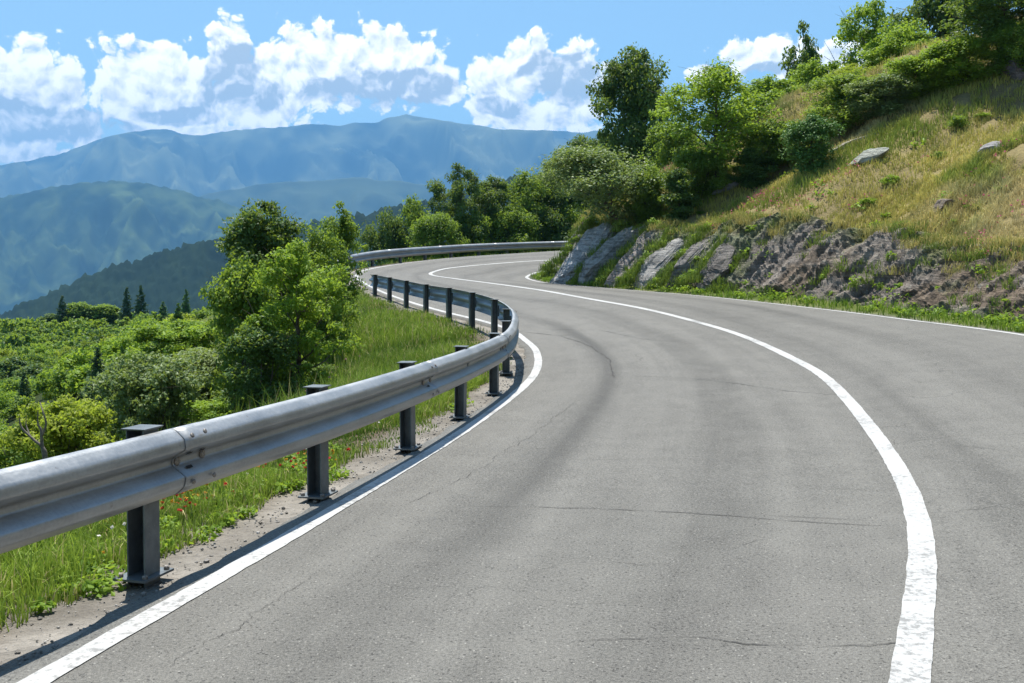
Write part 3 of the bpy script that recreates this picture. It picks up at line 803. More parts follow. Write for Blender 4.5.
def tree_geo(seed, h, w, tf=.2, size=.1, ncl=110, per=75, lean=(0, 0), shape='round', multi=1, clump=.115, drop=.12, dome=.42):
    r = np.random.default_rng(seed); W = w / 2
    def prof(t):   # crown radius share over relative height in the crown
        if shape == 'round': return math.sqrt(max(0, 1 - (2 * t - .9) ** 2 / 1.25))
        if shape == 'cone': return .25 + .85 * (1 - t) ** .9 * min(1, t * 5 + .35)
        if shape == 'column': return .55 + .45 * math.sin(min(1, t * 1.1) * math.pi) if t < .9 else .45
        return .5 + .5 * math.sin(t * math.pi) ** .6
    B, C = [], []
    for mstem in range(multi):
        az0 = r.uniform(0, 6.28); ml = 0 if multi == 1 else .22
        pts = []; nseg = 9
        for i in range(nseg + 1):
            t = i / nseg
            pts.append((lean[0] * t ** 1.2 + ml * w * t * math.cos(az0) + r.normal(0, .02) * w * t, lean[1] * t ** 1.2 + ml * w * t * math.sin(az0) + r.normal(0, .02) * w * t, -.3 + (h * .80 + .3) * t))
        pts = np.array(pts); r0 = (.022 * h + .015) / (multi ** .5)
        B.append(tube(pts, np.linspace(r0, r0 * .18, nseg + 1) + np.r_[r0 * .5, np.zeros(nseg)], 7))
        nl = int((16 if multi == 1 else 9))
        for k in range(nl):
            t = tf + (.95 - tf) * (k + r.uniform(0, .8)) / nl; q = np.array([np.interp(t, np.linspace(0, 1, nseg + 1), pts[:, j]) for j in range(3)])
            tc = (t - tf) / (1 - tf); rad = W * prof(tc) * r.uniform(.65, 1.12)
            az = az0 + k * 2.4 + r.normal(0, .3); el = r.uniform(.15, .75) + .35 * tc
            L = min(rad / math.cos(min(el, 1.1)) * .9, max(.12 * h, (h * .93 - q[2]) / max(.2, math.sin(el)) * .85)); dv = np.array([math.cos(az) * math.cos(el), math.sin(az) * math.cos(el), math.sin(el)])
            lp = [q]
            for i in range(1, 6):
                lp.append(lp[-1] + dv * L / 5 + r.normal(0, .035, 3) * L); dv = dv + np.array([0, 0, .03])
            lp = np.array(lp); lr = r0 * (1 - t * .75) * .42
            B.append(tube(lp, np.linspace(lr, lr * .2, 6), 5))
            for i in (2, 3, 4, 5): C.append(lp[i] + r.normal(0, .05, 3) * w)
            for _ in range(3):
                i = r.integers(2, 5); d2 = r.normal(size=3); d2[2] = abs(d2[2]) * .5; d2 /= np.linalg.norm(d2)
                e = lp[i] + d2 * L * .42; B.append(tube(np.array([lp[i], (lp[i] + e) / 2 + r.normal(0, .02, 3) * L, e]), np.array([lr * .35, lr * .25, lr * .1]), 4)); C.append(e)
        C.append(pts[-1] + np.array([0, 0, .04 * h])); C.append(pts[-2])
    C = np.array(C)
    extra = max(0, ncl - len(C))
    if extra:
        base_ = C[r.integers(0, len(C), extra)]; C = np.vstack([C, base_ + r.normal(0, .09, (extra, 3)) * np.array([w, w, w * .8])])
    C = C[r.uniform(size=len(C)) > drop]
    C[:, 2] = np.maximum(C[:, 2], h * tf * .55)
    for _ in range(2):
        cx_ = np.array([lean[0] * .7, lean[1] * .7]); rho = np.linalg.norm(C[:, :2] - cx_, axis=1) / (W * 1.05); lim = h * (.96 - dome * np.clip(rho, 0, 1.3) ** 2.2)
        out_ = C[:, 2] > lim; C[out_] = C[out_] * .8 + .2 * np.array([cx_[0], cx_[1], h * .45])
    top_ = np.array([[r.normal(0, .05) * w + lean[0] * .9, r.normal(0, .05) * w + lean[1] * .9, h * q_] for q_ in np.linspace(.6, .95, 12)])
    C = np.vstack([C, top_]); rad = w * clump * 1.2 * r.uniform(.55, 1.35, len(C))
    rad[-12:] *= np.linspace(1.2, .75, 12)
    lv = leaves(C, rad, int(per * 1.35), size * 1.2, r)
    V, F = join(B)
    LV = lv[0]; kz = h / np.percentile(LV[:, 2], 99.7); ctr = np.array([LV[:, 0].mean(), LV[:, 1].mean()])
    kr = W / np.percentile(np.linalg.norm(LV[:, :2] - ctr, axis=1), 95)
    for Q in (LV, V): Q[:, 2] *= kz; Q[:, :2] *= kr
    return (V, F), lv

def add_tree(name, geo, mats, loc, label, cat, group=None, rz=0.0, scale=(1, 1, 1)):
    e = empty(name, loc, label, cat, group)
    (V, F), (LV, LF_, tt) = geo
    b = np.array(loc)
    mk('trunk', V + b, F, mats[0], parent=e, smooth=True)
    mk('crown', LV + b, LF_, mats[1], parent=e, attrs={'tint': tt})
    e.rotation_euler = (0, 0, rz); e.scale = scale
    return e
PROTO = {}
def tree(key, geo_args, leafmat, px, d, top, width_px, label, base=None, cat='tree', group=None, name='broadleaf_tree', x=None, zb=None):
    """place a tree by its picture column and depth; its height reaches picture row top"""
    if base is not None:
        X_, d, z = hit(px, base)
        if px < 330 and d > 108: d = 106.0; X_ = px2(px, d); z = gz(X_, d)
    else:
        X_ = px2(px, d); z = gz(X_, d)
    if zb is not None: z = zb
    h = CAM_Z + (HOR - top) / F_PX * d - z
    w = width_px / F_PX * d
    if key not in PROTO:
        PROTO[key] = [geo_args.pop('h'), geo_args.pop('w'), geo_args, None]
    ph, pw, ga, src = PROTO[key]
    sc_ = (w / pw, w / pw, h / ph)
    if src is None or src[1] is not leafmat:
        g = tree_geo(h=ph, w=pw, **ga)
        e = add_tree(name, g, (M['bark'], leafmat), (X_, d, z), label, cat, group); PROTO[key][3] = (e, leafmat)
    else:
        e = copy_tree(src[0]); e.name = name
        if 'group' in e: del e['group']
        tag(e, label, cat, group)
    e.location = (X_, d, z); e.scale = sc_; e.rotation_euler = (0, 0, random.uniform(0, 6.28))
    return e
G1 = dict(seed=11, h=5.0, w=4.2, tf=.14, size=.105, ncl=150, per=105, clump=.078, drop=.30, shape='oval', dome=.55)
G2 = dict(seed=12, h=5.5, w=4.2, tf=.14, size=.11, ncl=190, per=100, shape='oval', clump=.09, drop=.18)
G3 = dict(seed=13, h=7.5, w=4.2, tf=.10, size=.125, ncl=420, per=95, shape='column', clump=.105, drop=.10, dome=.2)
G4 = dict(seed=14, h=3.2, w=3.2, tf=.08, size=.10, ncl=150, per=70, multi=4, clump=.12)
G5 = dict(seed=15, h=6.0, w=5.0, tf=.26, size=.13, ncl=150, per=70, clump=.10, drop=.2)
G6 = dict(seed=16, h=4.0, w=4.4, tf=.2, size=.10, ncl=170, per=75, lean=(-1.7, -.3), multi=1, clump=.12)
G7 = dict(seed=17, h=5.2, w=4.4, tf=.12, size=.12, ncl=180, per=80, multi=2, clump=.11)
G8 = dict(seed=18, h=2.2, w=1.2, tf=.05, size=.085, ncl=90, per=80, shape='column', clump=.2)
G9 = dict(seed=19, h=4.6, w=2.6, tf=.2, size=.11, ncl=80, per=55, clump=.11, drop=.25)

G10 = dict(seed=31, h=5.0, w=3.4, tf=.12, size=.10, ncl=260, per=85, shape='oval', clump=.10, drop=.1)
G11 = dict(seed=32, h=3.4, w=2.6, tf=.06, size=.09, ncl=200, per=75, shape='oval', multi=3, clump=.11, drop=.12)
# left clump beyond the guardrail
LG = 'trees beyond the near guardrail'
tree('a', dict(G10), M['leaf_dark'], 264, 20.5, 204, 96, 'tall dark green tree rising at the back of the clump beyond the guardrail', group=LG)
tree('b', dict(G1), M['leaf_bright'], 298, 16.6, 244, 108, 'full bright green tree at the front of the clump beyond the guardrail', group=LG)
tree('c', dict(G9), M['leaf_mid'], 343, 25.0, 203, 46, 'slim loose tree with bare twigs at the right of the clump beyond the guardrail', group=LG)
tree('d', dict(G7), M['leaf_mid'], 322, 20.5, 228, 76, 'rounded green tree behind the full bright tree, in front of the slim one', group=LG)
tree('e', dict(G11), M['leaf_mid'], 238, 18.5, 262, 78, 'mid green bushy tree at the left of the clump beyond the guardrail', group=LG)
tree('f', dict(G11, seed=24), M['leaf_dark'], 262, 16.0, 322, 76, 'shady low tree under the front of the clump beyond the guardrail', group=LG)
# row behind the far guardrail
FG = 'trees behind the far guardrail'
row = [
 ('g', G7, 'leaf_dark', 385, 57, 212, 52, 'low broadleaf tree at the left end of the row behind the far guardrail'),
 ('h', G5, 'leaf_mid', 414, 58, 198, 54, 'broadleaf tree just left of the tallest one behind the far guardrail'),
 ('i', G1, 'leaf_dark', 457, 57, 166, 62, 'tallest dark broadleaf tree at the left of the row behind the far guardrail'),
 ('j', G2, 'leaf_dark', 492, 59, 178, 58, 'broadleaf tree just right of the tallest one behind the far guardrail'),
 ('k', G5, 'leaf_mid', 524, 60, 172, 60, 'broad leafy tree in the middle of the row behind the far guardrail'),
 ('l', G7, 'leaf_dark', 552, 62, 170, 58, 'broadleaf tree right of the middle of the row behind the far guardrail'),
 ('m', G3, 'leaf_dark', 577, 64, 140, 66, 'dark high tree near the right end of the row behind the far guardrail'),
 ('n', G2, 'leaf_dark', 604, 66, 132, 64, 'dark tree at the right end of the row, half hidden by the rock slabs'),
 ('o', G4, 'leaf_mid', 437, 54.5, 214, 50, 'low green bush against the left part of the far guardrail'),
 ('o', G4, 'leaf_mid', 510, 58, 208, 54, 'low green bush against the middle of the far guardrail'),
 ('o', G4, 'leaf_mid', 572, 61, 205, 50, 'low green bush against the right part of the far guardrail'),
 ('o', G4, 'leaf_mid', 474, 57, 212, 50, 'low green bush below the tallest tree of the far row'),
 ('q', dict(G4, seed=44), 'leaf_dark', 545, 60, 208, 50, 'dark bush in the right half of the far row'),
]
for key, g, lm, px, d, top, wd, lab in row:
    tree(key, dict(g), M[lm], px, d, top, wd, lab, group=FG, name='shrub' if 'bush' in lab else 'broadleaf_tree', cat='bush' if 'bush' in lab else 'tree', zb=1.2 if px > 420 else None)
# on the slope
SG = 'trees and bushes on the slope'
slope = [
 ('r', G6, 'leaf_grey', 624, None, 150, 112, 228, 'leaning silvery green tree with a slanting trunk above the rock slabs', 'broadleaf_tree'),
 ('s', G3, 'leaf_dark', 634, 47, 54, 76, None, 'tall dark green tree standing high over the inside of the bend', 'broadleaf_tree'),
 ('t', G5, 'leaf_bright', 716, None, 64, 106, 192, 'bright yellowish green tree on the slope just right of the tall dark one', 'broadleaf_tree'),
 ('u', G7, 'leaf_mid', 668, 41, 120, 70, None, 'mid green tree between the tall dark one and the bright one', 'broadleaf_tree'),
 ('v', G8, 'leaf_dark', 679, None, 170, 36, 221, 'narrow upright dark bush near the rock slabs', 'shrub'),
 ('v', G8, 'leaf_dark', 752, None, 148, 36, 190, 'pointed dark bush at the right foot of the bright yellowish tree', 'shrub'),
 ('w', dict(G8, seed=33, w=1.7), 'needle_bright', 812, None, 116, 48, 172, 'rounded dark juniper bush standing alone on the dry grass', 'shrub'),
 ('x', G2, 'leaf_bright', 770, 41, 78, 84, None, 'yellow green tree at the skyline right of the bright tree', 'broadleaf_tree'),
 ('x', G2, 'leaf_bright', 815, 43, 62, 78, None, 'light green tree at the skyline above the juniper bush', 'broadleaf_tree'),
 ('y', G9, 'leaf_dark', 806, 46, 24, 50, None, 'thin dark tree poking up into the sky', 'broadleaf_tree'),
 ('z', G7, 'leaf_mid', 838, None, 74, 82, 140, 'mid green tree at the upper edge of the grass right of the juniper', 'broadleaf_tree'),
 ('aa', G1, 'leaf_bright', 876, 42, 2, 96, None, 'bright green tree at the left of the hilltop thicket', 'broadleaf_tree'),
 ('ab', G2, 'leaf_dark', 948, 49, -45, 110, None, 'large dark tree at the top of the slope', 'broadleaf_tree'),
 ('ab', G2, 'leaf_dark', 1004, None, -50, 120, 64, 'dark tree at the right end of the hilltop', 'broadleaf_tree'),
 ('ac', G2, 'leaf_bright', 905, 40, 30, 80, None, 'mid green tree below the large dark tree', 'broadleaf_tree'),
 ('ad', G4, 'leaf_yellow', 855, 39.5, 66, 66, None, 'yellow green bush below the hilltop thicket', 'shrub'),
 ('ae', G4, 'leaf_bright', 915, None, 58, 74, 100, 'bright bush at the upper edge of the dry grass', 'shrub'),
 ('ae', G4, 'leaf_bright', 960, None, 40, 70, 88, 'bright bush below the dark tree at the right end of the hilltop', 'shrub'),
 ('af', dict(G4, seed=45), 'leaf_grey', 882, None, 76, 72, 118, 'greyish bush at the edge of the dry grass', 'shrub'),
 ('ag', dict(G4, seed=46), 'leaf_mid', 650, None, 168, 50, 222, 'tangled green bush behind the narrow dark bush', 'shrub'),
 ('ag', dict(G4, seed=46), 'leaf_mid', 700, None, 150, 56, 200, 'low green bush at the left foot of the bright yellowish tree', 'shrub'),
 ('ag', dict(G4, seed=46), 'leaf_mid', 775, None, 120, 66, 168, 'low green bush left of the juniper', 'shrub'),
 ('ag', dict(G4, seed=46), 'leaf_mid', 1018, None, 20, 60, 74, 'green bush at the far right end of the hilltop', 'shrub'),
 ('ah', dict(G4, seed=47), 'leaf_dark', 742, 38, 112, 70, None, 'dark bushy tree behind the bright tree', 'broadleaf_tree'),
 ('ai', dict(G4, seed=48), 'leaf_yellow', 795, 42, 92, 60, None, 'yellowish bush on the skyline under the thin dark tree', 'shrub'),
]
for key, g, lm, px, d, top, wd, base_, lab, nm in slope:
    e = tree(key, dict(g), M[lm], px, d, top, wd, lab, base=base_, group=SG, name=nm, cat='bush' if nm == 'shrub' else 'tree')
    if key == 'r': e.rotation_euler = (0, 0, 0)

# ------------------------------------------------------------------ shrubs of the valley slope
def shrub_mesh(seed, per=70, ncl=36, size=.115):
    r = np.random.default_rng(seed)
    az = r.uniform(0, 6.28, ncl); rr = r.uniform(0, 1, ncl) ** .6 * .75; zc = np.sqrt(np.maximum(0, 1 - rr ** 2)) * r.uniform(.25, .85, ncl)
    C = np.stack([rr * np.cos(az), rr * np.sin(az), zc], 1)
    return leaves(C, r.uniform(.18, .36, ncl), per, size, r)
SHM = []
for k, (lm, sd) in enumerate([('leaf_bright', 1), ('leaf_bright', 2), ('leaf_yellow', 3), ('leaf_mid', 4), ('leaf_dark', 5)]):
    V, F, tt = shrub_mesh(300 + sd)
    me_o = mk('shrub', V, F, M[lm], attrs={'tint': tt}); SHM.append(me_o.data); COL.objects.unlink(me_o); bpy.data.objects.remove(me_o)
cand = []
r = np.random.default_rng(77)
n = 9000
d = 26 + (112 - 26) * r.uniform(0, 1, n) ** .7; pxs = r.uniform(-30, 380, n)
X_ = px2(pxs, d); left, right, dl, *_ = zones(X_, d)
ok = left & (dl > 7)
X_, d, pxs = X_[ok], d[ok], pxs[ok]
order = np.argsort(d); keep = []; cell = {}
for i in order:
    md = 1.30 + .0085 * d[i]
    key = (int(X_[i] // 2), int(d[i] // 2)); bad = False
    for a in (-1, 0, 1):
        for b in (-1, 0, 1):
            for j in cell.get((key[0] + a, key[1] + b), ()):
                if (X_[i] - X_[j]) ** 2 + (d[i] - d[j]) ** 2 < md * md: bad = True; break
            if bad: break
        if bad: break
    if bad: continue
    cell.setdefault(key, []).append(i); keep.append(i)
keep = np.array(keep); kz = terrain(X_[keep], d[keep])
rowpx = HOR - (kz - CAM_Z) / d[keep] * F_PX
vis = (rowpx < 480) & (pxs[keep] < 345)
keep, kz = keep[vis], kz[vis]
n_ind = 230
SHG = 'low shrubs of the valley slope'
rest = []
for q, i in enumerate(keep):
    k = int(r.choice(5, p=[.20, .18, .26, .21, .15])); s = r.uniform(.6, 1.05) * (1.0 + (.2 if k == 4 else 0)) * (1 + .004 * d[i]); hs = s * r.uniform(.9, 1.45)
    if q < n_ind:
        o_ = bpy.data.objects.new('shrub', SHM[k]); COL.objects.link(o_)
        o_.location = (X_[i], d[i], kz[q] - .15); o_.scale = (s, s, hs); o_.rotation_euler = (0, 0, r.uniform(0, 6.28))
        tag(o_, 'low rounded green shrub among many alike on the open valley slope', 'shrub', SHG)
    else: rest.append((i, q, k, s, hs))
# the farther shrubs and the low cover between them read as one mass
Vs, Ts = [], []
lo = [shrub_mesh(400 + k, 16, 18, .27) for k in range(4)]
for i, q, k, s, hs in rest:
    V, F, tt = lo[k % 4]; a = r.uniform(0, 6.28); ca, sa = math.cos(a), math.sin(a)
    W_ = np.stack([V[:, 0] * ca - V[:, 1] * sa, V[:, 0] * sa + V[:, 1] * ca, V[:, 2]], 1) * np.array([s, s, hs]) + np.array([X_[i], d[i], kz[q] - .15])
    Vs.append(W_); Ts.append(np.clip(tt * .8 + (.30 if k in (0, 1, 2) else -.5) + r.uniform(-.1, .1), 0, 1))
if Vs:
    Vs = np.vstack(Vs); tag(mk('far_shrubbery', Vs, np.arange(len(Vs)).reshape(-1, 4), M['leaf_mid'], attrs={'tint': np.concatenate(Ts)}), 'green shrub cover on the upper valley slope', 'shrubbery', None, 'stuff')

def conifer_geo(seed, h, w, size=.2):
    r = np.random.default_rng(seed); nt_ = 26; V, F, T_ = [], [], []
    C, rad = [], []
    for k in range(nt_):
        t = k / (nt_ - 1); z = h * (.08 + .92 * t); Rk = w / 2 * (1 - t) ** .85 * r.uniform(.85, 1.15) + .04 * w
        m = max(2, int(12 * (1 - t)) + 2)
        for j in range(m):
            a = r.uniform(0, 6.28); q = r.uniform(.35, 1.0); C.append((Rk * q * math.cos(a), Rk * q * math.sin(a), z - .12 * Rk * q)); rad.append(.16 * w * (1 - .6 * t))
    lv = leaves(np.array(C), np.array(rad), 26, size, r, .5, .2, .3)
    tr = tube(np.array([(0, 0, -.3), (0, 0, h * .5), (0, 0, h * .97)]), np.array([.025 * h, .015 * h, .003 * h]), 6)
    return (tr[0], [tr[1]]), lv
CONI = [conifer_geo(1, 3.2, 1.7, .17), conifer_geo(2, 3.2, 1.35, .17)]
CG = 'small conifers on the valley slope'
csrc = {}
for k, (px, base_, top, wd, mm, lab) in enumerate([
 (62, 316, 296, 12, 'needle', 'leftmost small dark conifer on the valley skyline'),
 (127, 317, 288, 12, 'needle', 'dark conifer on the valley skyline, left one of the pair'),
 (141, 317, 286, 13, 'needle', 'dark conifer on the valley skyline, right one of the pair'),
 (186, 308, 290, 13, 'needle_bright', 'small lighter conifer on the valley skyline near the tree clump'),
 (97, 400, 348, 20, 'needle', 'dark blue green conifer in the middle of the valley slope'),
 (24, 412, 382, 14, 'needle', 'dark conifer low down at the left of the valley slope'),
 (161, 356, 320, 15, 'needle_bright', 'light green conifer right of the middle of the valley slope'),
 (178, 342, 312, 17, 'needle_bright', 'light conifer beside the tree clump on the valley slope'),
 (122, 392, 352, 15, 'needle_bright', 'light narrow conifer right of the dark blue green one'),
 (163, 325, 302, 14, 'needle_bright', 'conifer just under the valley skyline, right of the dark pair')]):
    x, y, z = hit(px, base_, 14)
    if y > 108: y = 105.0; x = px2(px, y); z = gz(x, y)
    h = max(CAM_Z + (HOR - top) / F_PX * y - z, 1.2); _u = (base_ - top) / F_PX * y; w = wd / F_PX * y * 1.25
    src = csrc.get(mm)
    if src is None:
        e = add_tree('conifer_tree', CONI[0 if mm == 'needle' else 1], (M['bark'], M[mm]), (x, y, z), lab, 'conifer', CG); csrc[mm] = e
    else: e = copy_tree(src); e.name = 'conifer_tree'; tag(e, lab, 'conifer', CG)
    e.location = (x, y, z); e.scale = (w / 1.6, w / 1.6, h / 3.2); e.rotation_euler = (0, 0, k * 1.3)
for k, (px, base_, top, wd, lm, lab) in enumerate([
 (80, 319, 303, 22, 'leaf_mid', 'round dark bush right of the leftmost conifer on the valley skyline'),
 (52, 326, 314, 17, 'leaf_dark', 'low dark bush below the leftmost conifer'),
 (104, 319, 305, 24, 'leaf_mid', 'long low bush between skyline conifers'),
 (15, 384, 358, 22, 'leaf_dark', 'dark round bush at the left edge of the valley slope'),
 (32, 394, 366, 26, 'leaf_dark', 'dark round bush just right of the one at the left edge')]):
    tree('vb' + lm, dict(seed=70 + k, h=2.6, w=2.4, tf=.05, size=.2, ncl=80, per=55, multi=3, clump=.16), M[lm], px, 0, top, wd * 1.15, lab, base=base_, cat='bush', group='bushes on the valley slope', name='shrub')

for k in (0, 1, 3, 4, 7, 8, 9, 11, 13, 15, 18):
    px, py = [(955, 225), (890, 185), (925, 190), (970, 212), (870, 205), (800, 205), (850, 232), (905, 228), (1000, 190), (940, 160), (780, 215), (760, 232), (735, 205), (985, 120), (900, 135), (960, 130), (830, 190), (1012, 232), (700, 215), (720, 228)][k]
    x, y, z = hit(px, py); sz = r.uniform(.12, .34)
    o_ = bpy.data.objects.new('shrub', SHM[k % 2 if k % 3 else 3]); COL.objects.link(o_)
    o_.location = (x, y, z - .04); o_.scale = (sz * r.uniform(.9, 1.6), sz * 1.1, sz * r.uniform(.7, 1.3)); o_.rotation_euler = (0, 0, k * 1.7)
    tag(o_, 'small green bush dotted on the dry grass slope', 'shrub', 'small bushes on the dry grass')
# bushes right behind the guardrail
NG = 'bushes right behind the guardrail'
nb = [
 (60, 15.0, 402, 92, 'leaf_yellow', 'yellowish leafy bush behind the dead branch'),
 (112, 18.5, 400, 84, 'leaf_mid', 'green bush right of the yellowish one behind the guardrail'),
 (150, 17.0, 356, 96, 'leaf_grey', 'pale grey green bush above the first guardrail post'),
 (205, 19.5, 350, 92, 'leaf_grey', 'pale leafy bush left of the tree clump'),
 (228, 16.5, 398, 76, 'leaf_bright', 'bright bush over the guardrail left of the full green tree'),
 (20, 17.5, 428, 84, 'leaf_mid', 'green bush at the left edge above the guardrail'),
 (300, 19.0, 362, 60, 'leaf_mid', 'low bush at the foot of the full bright green tree'),
 (185, 24.0, 322, 84, 'leaf_bright', 'light bush in the dip left of the tree clump'),
 (130, 24.0, 372, 74, 'leaf_dark', 'dark bush behind the pale grey green bush'),
 (88, 26.0, 404, 80, 'leaf_bright', 'bright bush above the yellowish bush in the dip'),
 (262, 18.0, 392, 62, 'leaf_dark', 'small dark bush below the tree clump'),
 (338, 22.5, 330, 44, 'leaf_mid', 'small bush at the right foot of the full bright green tree')]
for k, (px, dd, top, wd, lm, lab) in enumerate(nb):
    tree('nb' + lm, dict(seed=90 + k, h=2.2, w=2.2, tf=.05, size=.07, ncl=190, per=75, multi=5, clump=.095, drop=.28, dome=.2, shape='oval'), M[lm], px, dd, top, wd * 1.1, lab, cat='bush', group=NG, name='shrub')

# the dead branch standing by the rail at the left
x, y = px2(42, 12.0), 12.0; z = gz(x, y)
B = []
def br(pts, r0, r1): B.append(tube(spline(np.array(pts), 5), np.linspace(r0, r1, (len(pts) - 1) * 5 + 1), 6))
top = CAM_Z + (HOR - 416) / F_PX * y
def at(px, py, dy=0): return (px2(px, y + dy), y + dy, CAM_Z + (HOR - py) / F_PX * (y + dy))
br([(at(48, 470)[0], y, z - .2), at(46, 464), at(43, 448), at(34, 440), at(22, 428), at(19, 418)], .028, .008)
br([at(45, 462), at(42, 444), at(41, 430), at(38, 424), at(38, 410)], .024, .006)
br([at(42, 436), at(46, 424), at(43, 412), at(40, 402, .1)], .016, .004)
br([at(30, 436), at(26, 424, .1), at(27, 414, .1)], .010, .003)
V, F = join(B)
tag(mk('dead_branch', V, F, M['dead'], smooth=True, origin=(x, y, z)), 'bare dead forked branch sticking up behind the guardrail at the left', 'branch')

# ------------------------------------------------------------------ grass
def blades(x, y, z, h, w, col, r, nseg=2, lean=.45, tipcol=None):
    n = len(x); a = r.uniform(0, 6.28, n); b = r.uniform(0, 6.28, n); ln = np.abs(r.normal(0, lean, n)) * h
    dx, dy = np.cos(a), np.sin(a); lx, ly = np.cos(b) * ln, np.sin(b) * ln
    p0 = np.stack([x - dx * w / 2, y - dy * w / 2, z - .01], 1); p1 = np.stack([x + dx * w / 2, y + dy * w / 2, z - .01], 1)
    q0 = np.stack([x - dx * w * .36 + lx * .35, y - dy * w * .36 + ly * .35, z + h * .58], 1); q1 = np.stack([x + dx * w * .36 + lx * .35, y + dy * w * .36 + ly * .35, z + h * .58], 1)
    t = np.stack([x + lx, y + ly, z + h * np.sqrt(np.clip(1 - (ln / np.maximum(h, 1e-6)) ** 2 * .5, .2, 1))], 1)
    V = np.stack([p0, p1, q1, q0, t], 1).reshape(-1, 3); k = np.arange(n)[:, None] * 5
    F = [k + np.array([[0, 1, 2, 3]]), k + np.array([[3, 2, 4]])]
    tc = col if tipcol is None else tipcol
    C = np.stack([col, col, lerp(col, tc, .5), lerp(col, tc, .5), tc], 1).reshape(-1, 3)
    return V, F, C

r = np.random.default_rng(5)
GV, GF, GC, off = [], [], [], 0
def add_blades(*a, **k):
    global off
    V, F, C = blades(*a, **k); GV.append(V); GF.append([f + off for f in F]); GC.append(C); off += len(V)
def tufted(n, xr, yr, r, share=.75, spread=.13):
    m = n // 14; cx = r.uniform(*xr, m); cy = r.uniform(*yr, m); k = r.integers(0, m, int(n * share))
    x = np.concatenate([cx[k] + r.normal(0, spread, len(k)), r.uniform(*xr, n - len(k))]); y = np.concatenate([cy[k] + r.normal(0, spread, len(k)), r.uniform(*yr, n - len(k))])
    return x, y
# left verge
for (xr, yr, n, hs, ws) in (((-5.5, -.6), (3.4, 9), 90000, 1.0, 1.0), ((-4.5, .3), (9, 18), 90000, 1.15, 1.3), ((-7.5, 0), (18, 36), 70000, 1.25, 1.9), ((-6, 9), (36, 60), 16000, 1.2, 2.6)):
    x, y = tufted(n, xr, yr, r)
    left, right, dl, dr, *_ = zones(x, y)
    patch = fbm(x * .8, y * .8, 61, 3); fine_ = fbm(x * 3, y * 3, 62, 3)
    ok = left & (dl > .50 + .22 * patch + .15 * fine_) & (dl < 9)
    ok &= r.uniform(size=len(x)) < np.clip(.3 + sstep(.45, 1.0, dl + .35 * patch) * .9, 0, 1)
    x, y, dl, patch = x[ok], y[ok], dl[ok], patch[ok]; z = terrain(x, y)
    h = (.055 + .15 * sstep(.6, 2.4, dl) + .09 * patch + .06 * fine_[ok]) * r.uniform(.5, 1.5, len(x)) * hs; h = np.clip(h, .03, .6)
    h = np.where(r.uniform(size=len(x)) < .03, h * 1.8, h)
    w = .007 * ws * r.uniform(.7, 1.5, len(x))
    c = lerp(np.array([.055, .10, .014]), np.array([.17, .235, .03]), np.clip(.5 + .7 * patch + r.normal(0, .25, len(x)), 0, 1)[:, None])
    c = np.where((r.uniform(size=len(x)) < .10)[:, None], np.array([.30, .26, .12]), c)
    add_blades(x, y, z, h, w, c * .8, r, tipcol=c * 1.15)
# right verge at the foot of the rocks
x, y = tufted(60000, (.3, 10.5), (8, 44), r, .8, .16)
left, right, dl, dr, *_ = zones(x, y); p = fbm(x * 1.1, y * 1.1, 63, 3)
ok = right & (dr > .2 + .12 * p) & (dr < 1.15 + .55 * p); x, y, p = x[ok], y[ok], p[ok]; z = terrain(x, y)
c = lerp(np.array([.06, .11, .012]), np.array([.17, .25, .025]), np.clip(.5 + .8 * p + r.normal(0, .2, len(x)), 0, 1)[:, None])
add_blades(x, y, z, .14 * r.uniform(.5, 1.6, len(x)), .016 * r.uniform(.7, 1.4, len(x)), c * .8, r, tipcol=c * 1.1)
# tufts clinging to the rock bank
m = 700; si = r.integers(0, len(sB), m); vi = r.integers(6, len(vB) - 2, m); P0 = BK[si, vi]
sel = fbm(sB[si] * .8, vB[vi] * 3, 71, 3) + .25 * (sB[si] > sB[-1] * .58) > .0; P0 = P0[sel]
P0 = np.vstack([P0, np.repeat(np.array(SLAB_EDGE), 2, 0)])
k = r.integers(0, len(P0), 36000); sp = r.normal(0, .11, (36000, 2)); x = P0[k, 0] + sp[:, 0]; y = P0[k, 1] + sp[:, 1]; z = P0[k, 2] - .05 + np.hypot(sp[:, 0], sp[:, 1]) * -.1
c = lerp(np.array([.06, .10, .015]), np.array([.16, .21, .03]), np.clip(.5 + r.normal(0, .3, len(x)), 0, 1)[:, None])
add_blades(x, y, z, .17 * r.uniform(.5, 1.5, len(x)), .016 * r.uniform(.7, 1.4, len(x)), c * .8, r, lean=.6, tipcol=c)
V = np.vstack(GV); F4 = np.vstack([f[0] for f in GF]); F3 = np.vstack([f[1] for f in GF])
tag(mk('grass', V, [F4, F3], M['grass'], colors=np.vstack(GC) * 1.65), 'fresh green grass along both verges', 'grass', None, 'stuff')
